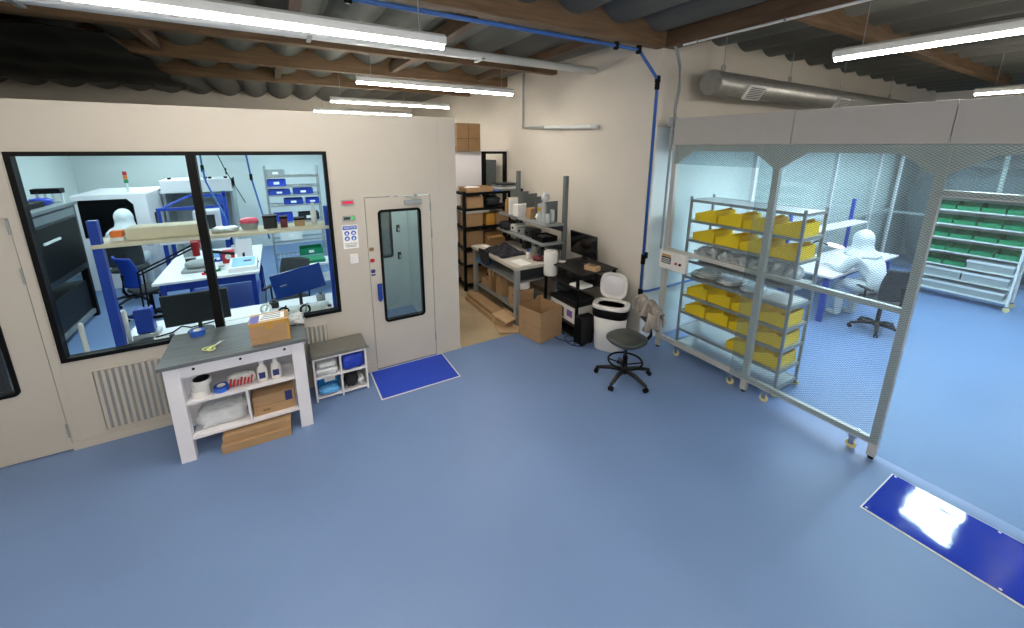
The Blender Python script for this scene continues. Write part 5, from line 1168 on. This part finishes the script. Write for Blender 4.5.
# long dark process machine on the left
t = thing('process_machine', (-3.2, 7.3, 0), 'long dark grey machine with glazed side along the clean room left wall', 'machine')
MB().box(-3.80, -2.76, 5.85, 8.62, .80, 1.80).build('body', 'machine', t, bevel=.01); MB().box(-3.83, -2.73, 5.82, 8.65, 1.80, 1.85).build('top_cover', 'machinetop', t, bevel=.006)
for y0 in (5.95, 7.3): 
    g_ = MB().box(-2.762, -2.745, y0, y0 + 1.22, .90, 1.62).build('door', 'black', t, bevel=.006); MB().box(-2.745, -2.725, y0 + .1, y0 + .55, 1.40, 1.43).build('handle', 'whitemetal', g_)
MB().box(-2.762, -2.748, 5.95, 8.52, 1.66, 1.77).build('side_strip', 'machinetop', t); MB().box(-3.6, -2.95, 5.838, 5.852, 1.0, 1.6).build('end_window', 'black', t)
for x in (-3.74, -2.84):
    for y in (5.95, 7.2, 8.52): MB().box(x, x + .08, y, y + .08, 0, .80).build('leg', 'black', t)
MB().box(-3.7, -2.80, 7.3, 8.5, .14, .62).build('drive_unit', 'blackplastic', t, bevel=.01); MB().box(-2.86, -2.78, 5.95, 8.6, .06, .13).build('base_rail', 'greymetal', t)
simple('black_tray', MB().box(-3.5, -2.85, 6.9, 8.0, 1.851, 1.93), 'black', 'flat black tray on top of the long dark machine', 'tray', bevel=.01)
simple('blue_bag', MB().blob((-2.95, 8.16, 1.90), (.24, .22, .10), .2, 2.8, 121), 'bluebag', 'blue and white bag at the far end of the machine top', 'bag', smooth=True)
b = thing('tool_rack', (-2.95, 8.45, 1.85), 'small black tool rack on the far corner of the machine top', 'rack'); MB().box(-3.10, -2.80, 8.38, 8.54, 1.99, 2.06).build('top', 'black', b)
for x in (-3.08, -3.0, -2.92, -2.83): MB().box(x, x + .025, 8.45, 8.48, 1.851, 1.99).build('peg', 'whitemetal', b)

# white placement machine with signal tower
t = thing('placement_machine', (-2.75, 10.6, 0), 'white machine with big dark window and signal tower at the clean room back', 'machine')
MB().prism([(-3.25, 0), (-2.22, 0), (-2.22, 1.78), (-2.24, 1.80), (-3.25, 1.80)], 'y', 10.0, 11.5).build('body', 'white', t, bevel=.015)
MB().prism([(-3.16, 1.02), (-2.42, 1.02), (-2.42, 1.60), (-2.50, 1.71), (-3.16, 1.71)], 'y', 9.985, 10.002).build('dark_window', 'screen', t)
MB().box(-2.222, -2.205, 10.35, 10.75, .95, 1.38).build('side_screen', 'screen', t, bevel=.004); MB().box(-3.1, -2.5, 9.98, 10.0, .4, .85).build('lower_door', 'whitemetal', t)
tw = MB().cyl((-2.55, 10.4, 1.80), (-2.55, 10.4, 1.97), .02).build('tower_pole', 'whitemetal', t)
for k, m in enumerate(('green', 'orange', 'red')): MB().cyl((-2.55, 10.4, 1.97 + .075 * k), (-2.55, 10.4, 2.04 + .075 * k), .032).build('tower_lamp', m, tw)

# laminar flow bench at the back, blue instrument frame before it
t = thing('flow_hood', (-1.65, 11.4, 0), 'wide white laminar flow hood at the clean room back wall', 'hood')
q = MB(); q.box(-2.14, -.98, 11.75, 11.8, .75, 1.95); q.box(-2.18, -2.13, 11.0, 11.8, .75, 1.95); q.box(-.99, -.94, 11.0, 11.8, .75, 1.95); q.build('cabinet', 'greybox', t)
MB().box(-2.18, -.94, 10.95, 11.8, 1.74, 1.96).build('filter_header', 'white', t, bevel=.01); MB().box(-2.18, -.94, 10.95, 11.8, .72, .76).build('work_surface', 'steel', t)
MB().box(-2.20, -.92, 10.93, 10.96, 1.69, 1.74).build('sash_edge', 'whitemetal', t)
for x in (-2.05, -1.42, -1.34, -1.05): MB().cyl((x, 11.2, 1.96), (x, 11.2, 2.0), .035).build('filter_port', 'black', t)
for x in (-2.16, -1.02):
    for y in (11.0, 11.7): MB().box(x, x + .06, y, y + .06, 0, .72).build('leg', 'whitemetal', t)
MB().box(-2.06, -1.02, 11.2, 11.7, 1.70, 1.735).build('lamp_cover', 'whitemetal', t)
t = thing('instrument_frame', (-1.5, 9.7, 0), 'blue open frame bench with instruments before the flow hood', 'frame')
for x in (-1.98, -1.04):
    for y in (9.35, 9.95): MB().box(x, x + .06, y, y + .06, 0, .90 if x < -1.5 else 1.78).build('upright', 'blueframe', t)
MB().box(-2.0, -.96, 9.3, 10.02, .90, .94).build('top', 'white', t); MB().box(-1.98, -.98, 9.35, 9.40, 1.52, 1.57).build('bar', 'blueframe', t); MB().box(-1.6, -.98, 9.95, 10.0, 1.68, 1.73).build('bar', 'blueframe', t); MB().tube([(-1.95, 9.38, 1.54), (-1.6, 9.97, 1.70)], .025, 8).build('brace', 'blueframe', t); MB().tube([(-1.95, 9.38, .94), (-1.95, 9.38, 1.54)], .025, 8).build('strut', 'blueframe', t)
b = thing('white_instrument', (-1.3, 9.65, .94), 'white instrument standing on the blue frame bench', 'instrument'); MB().box(-1.5, -1.1, 9.5, 9.85, .941, 1.46).build('case', 'white', b, bevel=.02); MB().box(-1.44, -1.16, 9.49, 9.502, 1.1, 1.38).build('panel', 'machine', b)

# wire shelving at the back right
t = thing('wire_shelving', (.25, 9.75, 0), 'tall chrome wire shelving with blue bins at the clean room back', 'shelving')
for x in (-.24, .74):
    for y in (9.5, 9.95): MB().cyl((x, y, 0), (x, y, 2.28), .016, 10).build('post', 'steel', t)
WZ = (.35, .72, 1.12, 1.48, 1.69, 1.87, 2.08)
for z in WZ:
    q = MB(); q.box(-.25, .75, 9.49, 9.505, z - .03, z); q.box(-.25, .75, 9.945, 9.96, z - .03, z); q.box(-.25, -.235, 9.5, 9.95, z - .03, z); q.box(.735, .75, 9.5, 9.95, z - .03, z)
    for i in range(12): q.box(-.24 + .082 * i, -.232 + .082 * i, 9.5, 9.95, z - .008, z - .002)
    q.build('shelf', 'steel', t)
BB = 'bins on the wire shelving'
for i, (z, x, w_, h, m) in enumerate(((2.08, -.05, .34, .12, 'greymetal'), (1.87, -.05, .34, .13, 'bluebag'), (1.69, -.02, .40, .10, 'blueframe'), (1.69, .42, .38, .11, 'blueframe'), (1.48, .22, .36, .11, 'blueframe'), (1.48, .58, .26, .10, 'bluebag'), (1.12, .0, .36, .16, 'bluebag'), (1.12, .48, .40, .15, 'machine'), (.72, .1, .40, .2, 'whitemetal'), (.35, .45, .46, .14, 'green'))):
    lv = {2.08: 'top', 1.87: 'second', 1.69: 'third', 1.48: 'fourth', 1.12: 'fifth', .72: 'sixth', .35: 'lowest'}[z]
    b = thing('parts_bin', (x, 9.72, z), {'greymetal': 'grey', 'bluebag': 'dark blue', 'blueframe': 'bright blue', 'machine': 'dark grey', 'whitemetal': 'white', 'green': 'green'}[m] + f' parts bin on the {lv} shelf of the wire shelving' + (', right one' if x > .4 and m != 'green' and i not in (7,) else ''), 'bin', BB)
    q = MB(); q.box(x - w_ / 2, x + w_ / 2, 9.54, 9.90, z, z + .01); q.box(x - w_ / 2, x + w_ / 2, 9.54, 9.55, z + .01, z + h); q.box(x - w_ / 2, x + w_ / 2, 9.89, 9.90, z + .01, z + h); q.box(x - w_ / 2, x - w_ / 2 + .01, 9.55, 9.89, z + .01, z + h); q.box(x + w_ / 2 - .01, x + w_ / 2, 9.55, 9.89, z + .01, z + h)
    q.build('body', m, b); MB().box(x - .05, x + .05, 9.536, 9.541, z + h * .3, z + h * .7).build('label_card', 'paper', b)
# steel pole stand and green tray trolley
t = thing('tray_trolley', (.35, 8.3, 0), 'low white trolley carrying a green tray in the clean room', 'trolley')
MB().box(.12, .78, 8.0, 8.5, .50, .54).build('top', 'white', t, bevel=.004); MB().box(.12, .78, 8.0, 8.5, .18, .21).build('lower_tray', 'white', t)
for x in (.14, .74):
    for y in (8.02, 8.46): MB().cyl((x, y, .05), (x, y, .50), .014, 10).build('leg', 'steel', t); MB().cyl((x - .012, y, .03), (x + .012, y, .03), .03, 14).build('wheel', 'black', t)
simple('green_tray', MB().box(.18, .60, 8.06, 8.44, .5405, .60), 'green', 'green tray lying on the low white trolley', 'tray', bevel=.012)
# hoses from the ceiling
for i, (pts, lab) in enumerate((([(-.98, 7.6, 2.8), (-.98, 7.6, 2.35), (-.95, 7.5, 2.15), (-.80, 7.3, 1.75), (-.70, 7.2, 1.45)], 'blue air hose curving from the clean room ceiling left of the mullion'), ([(-.42, 7.6, 2.8), (-.38, 7.62, 2.2), (-.30, 7.7, 1.6), (-.25, 7.75, 1.15)], 'straight blue air hose hanging right of the mullion'), ([(-.85, 7.7, 2.8), (-.70, 7.65, 2.3), (-.50, 7.6, 1.8)], 'thin black cord hanging across the mullion inside the clean room'))):
    b = thing('air_hose', pts[0], lab, 'hose'); MB().tube(pts, .013 if i < 2 else .006, 8).build('hose', 'bluepipe' if i < 2 else 'black', b, smooth=True); MB().cyl(Vector(pts[1]) + Vector((0, 0, .05)), Vector(pts[1]) - Vector((0, 0, .05)), .022 if i < 2 else .01, 10).build('coupling', 'black', b)

# seated operator and chairs
task_chair((-2.38, 8.95, 0), .1, 'dark task chair under the hooded operator by the white machine', arms=False, sh=.62)
seated_person((-2.38, 9.05, 0), .1, 'person in white hooded coverall seated with back turned in the clean room', .65, .12, .16)
task_chair((-.05, 6.42, 0), 2.6, 'black office chair with armrests between window bench and island table', sh=.46)
task_chair((-1.95, 7.95, 0), -.9, 'blue backed task chair left of the island table', backm='blueframe', arms=False, sh=.5)

# ------------------------------------------------------------------ world, camera, view
wd = bpy.data.worlds.new('World'); SC.world = wd; wd.use_nodes = True
bg = wd.node_tree.nodes['Background']; bg.inputs[0].default_value = (.02, .02, .022, 1); bg.inputs[1].default_value = 1
F, CPX, CPY = 395.82, 512.0, 239.91
yaw, pit, rol = math.radians(30.3526), math.radians(13.282), math.radians(.3344)
fw = Vector((math.sin(yaw) * math.cos(pit), math.cos(yaw) * math.cos(pit), -math.sin(pit)))
r0 = Vector((math.cos(yaw), -math.sin(yaw), 0)); u0 = r0.cross(fw)
rt = r0 * math.cos(rol) + u0 * math.sin(rol); up = -r0 * math.sin(rol) + u0 * math.cos(rol)
cam = bpy.data.cameras.new('camera'); co = bpy.data.objects.new('camera', cam); COL.objects.link(co)
co.matrix_world = Matrix(((rt.x, up.x, -fw.x, 0), (rt.y, up.y, -fw.y, 0), (rt.z, up.z, -fw.z, 2.7), (0, 0, 0, 1)))
cam.sensor_width = 36; cam.sensor_fit = 'HORIZONTAL'; cam.lens = F / 1024 * 36
cam.shift_x = 0; cam.shift_y = -(314 - CPY) / 1024; cam.clip_start = .05
SC.camera = co
SC.view_settings.view_transform = 'Standard'; SC.view_settings.look = 'None'; SC.view_settings.gamma = 1
SC.view_settings.use_curve_mapping = False; SC.view_settings.exposure = 0.3
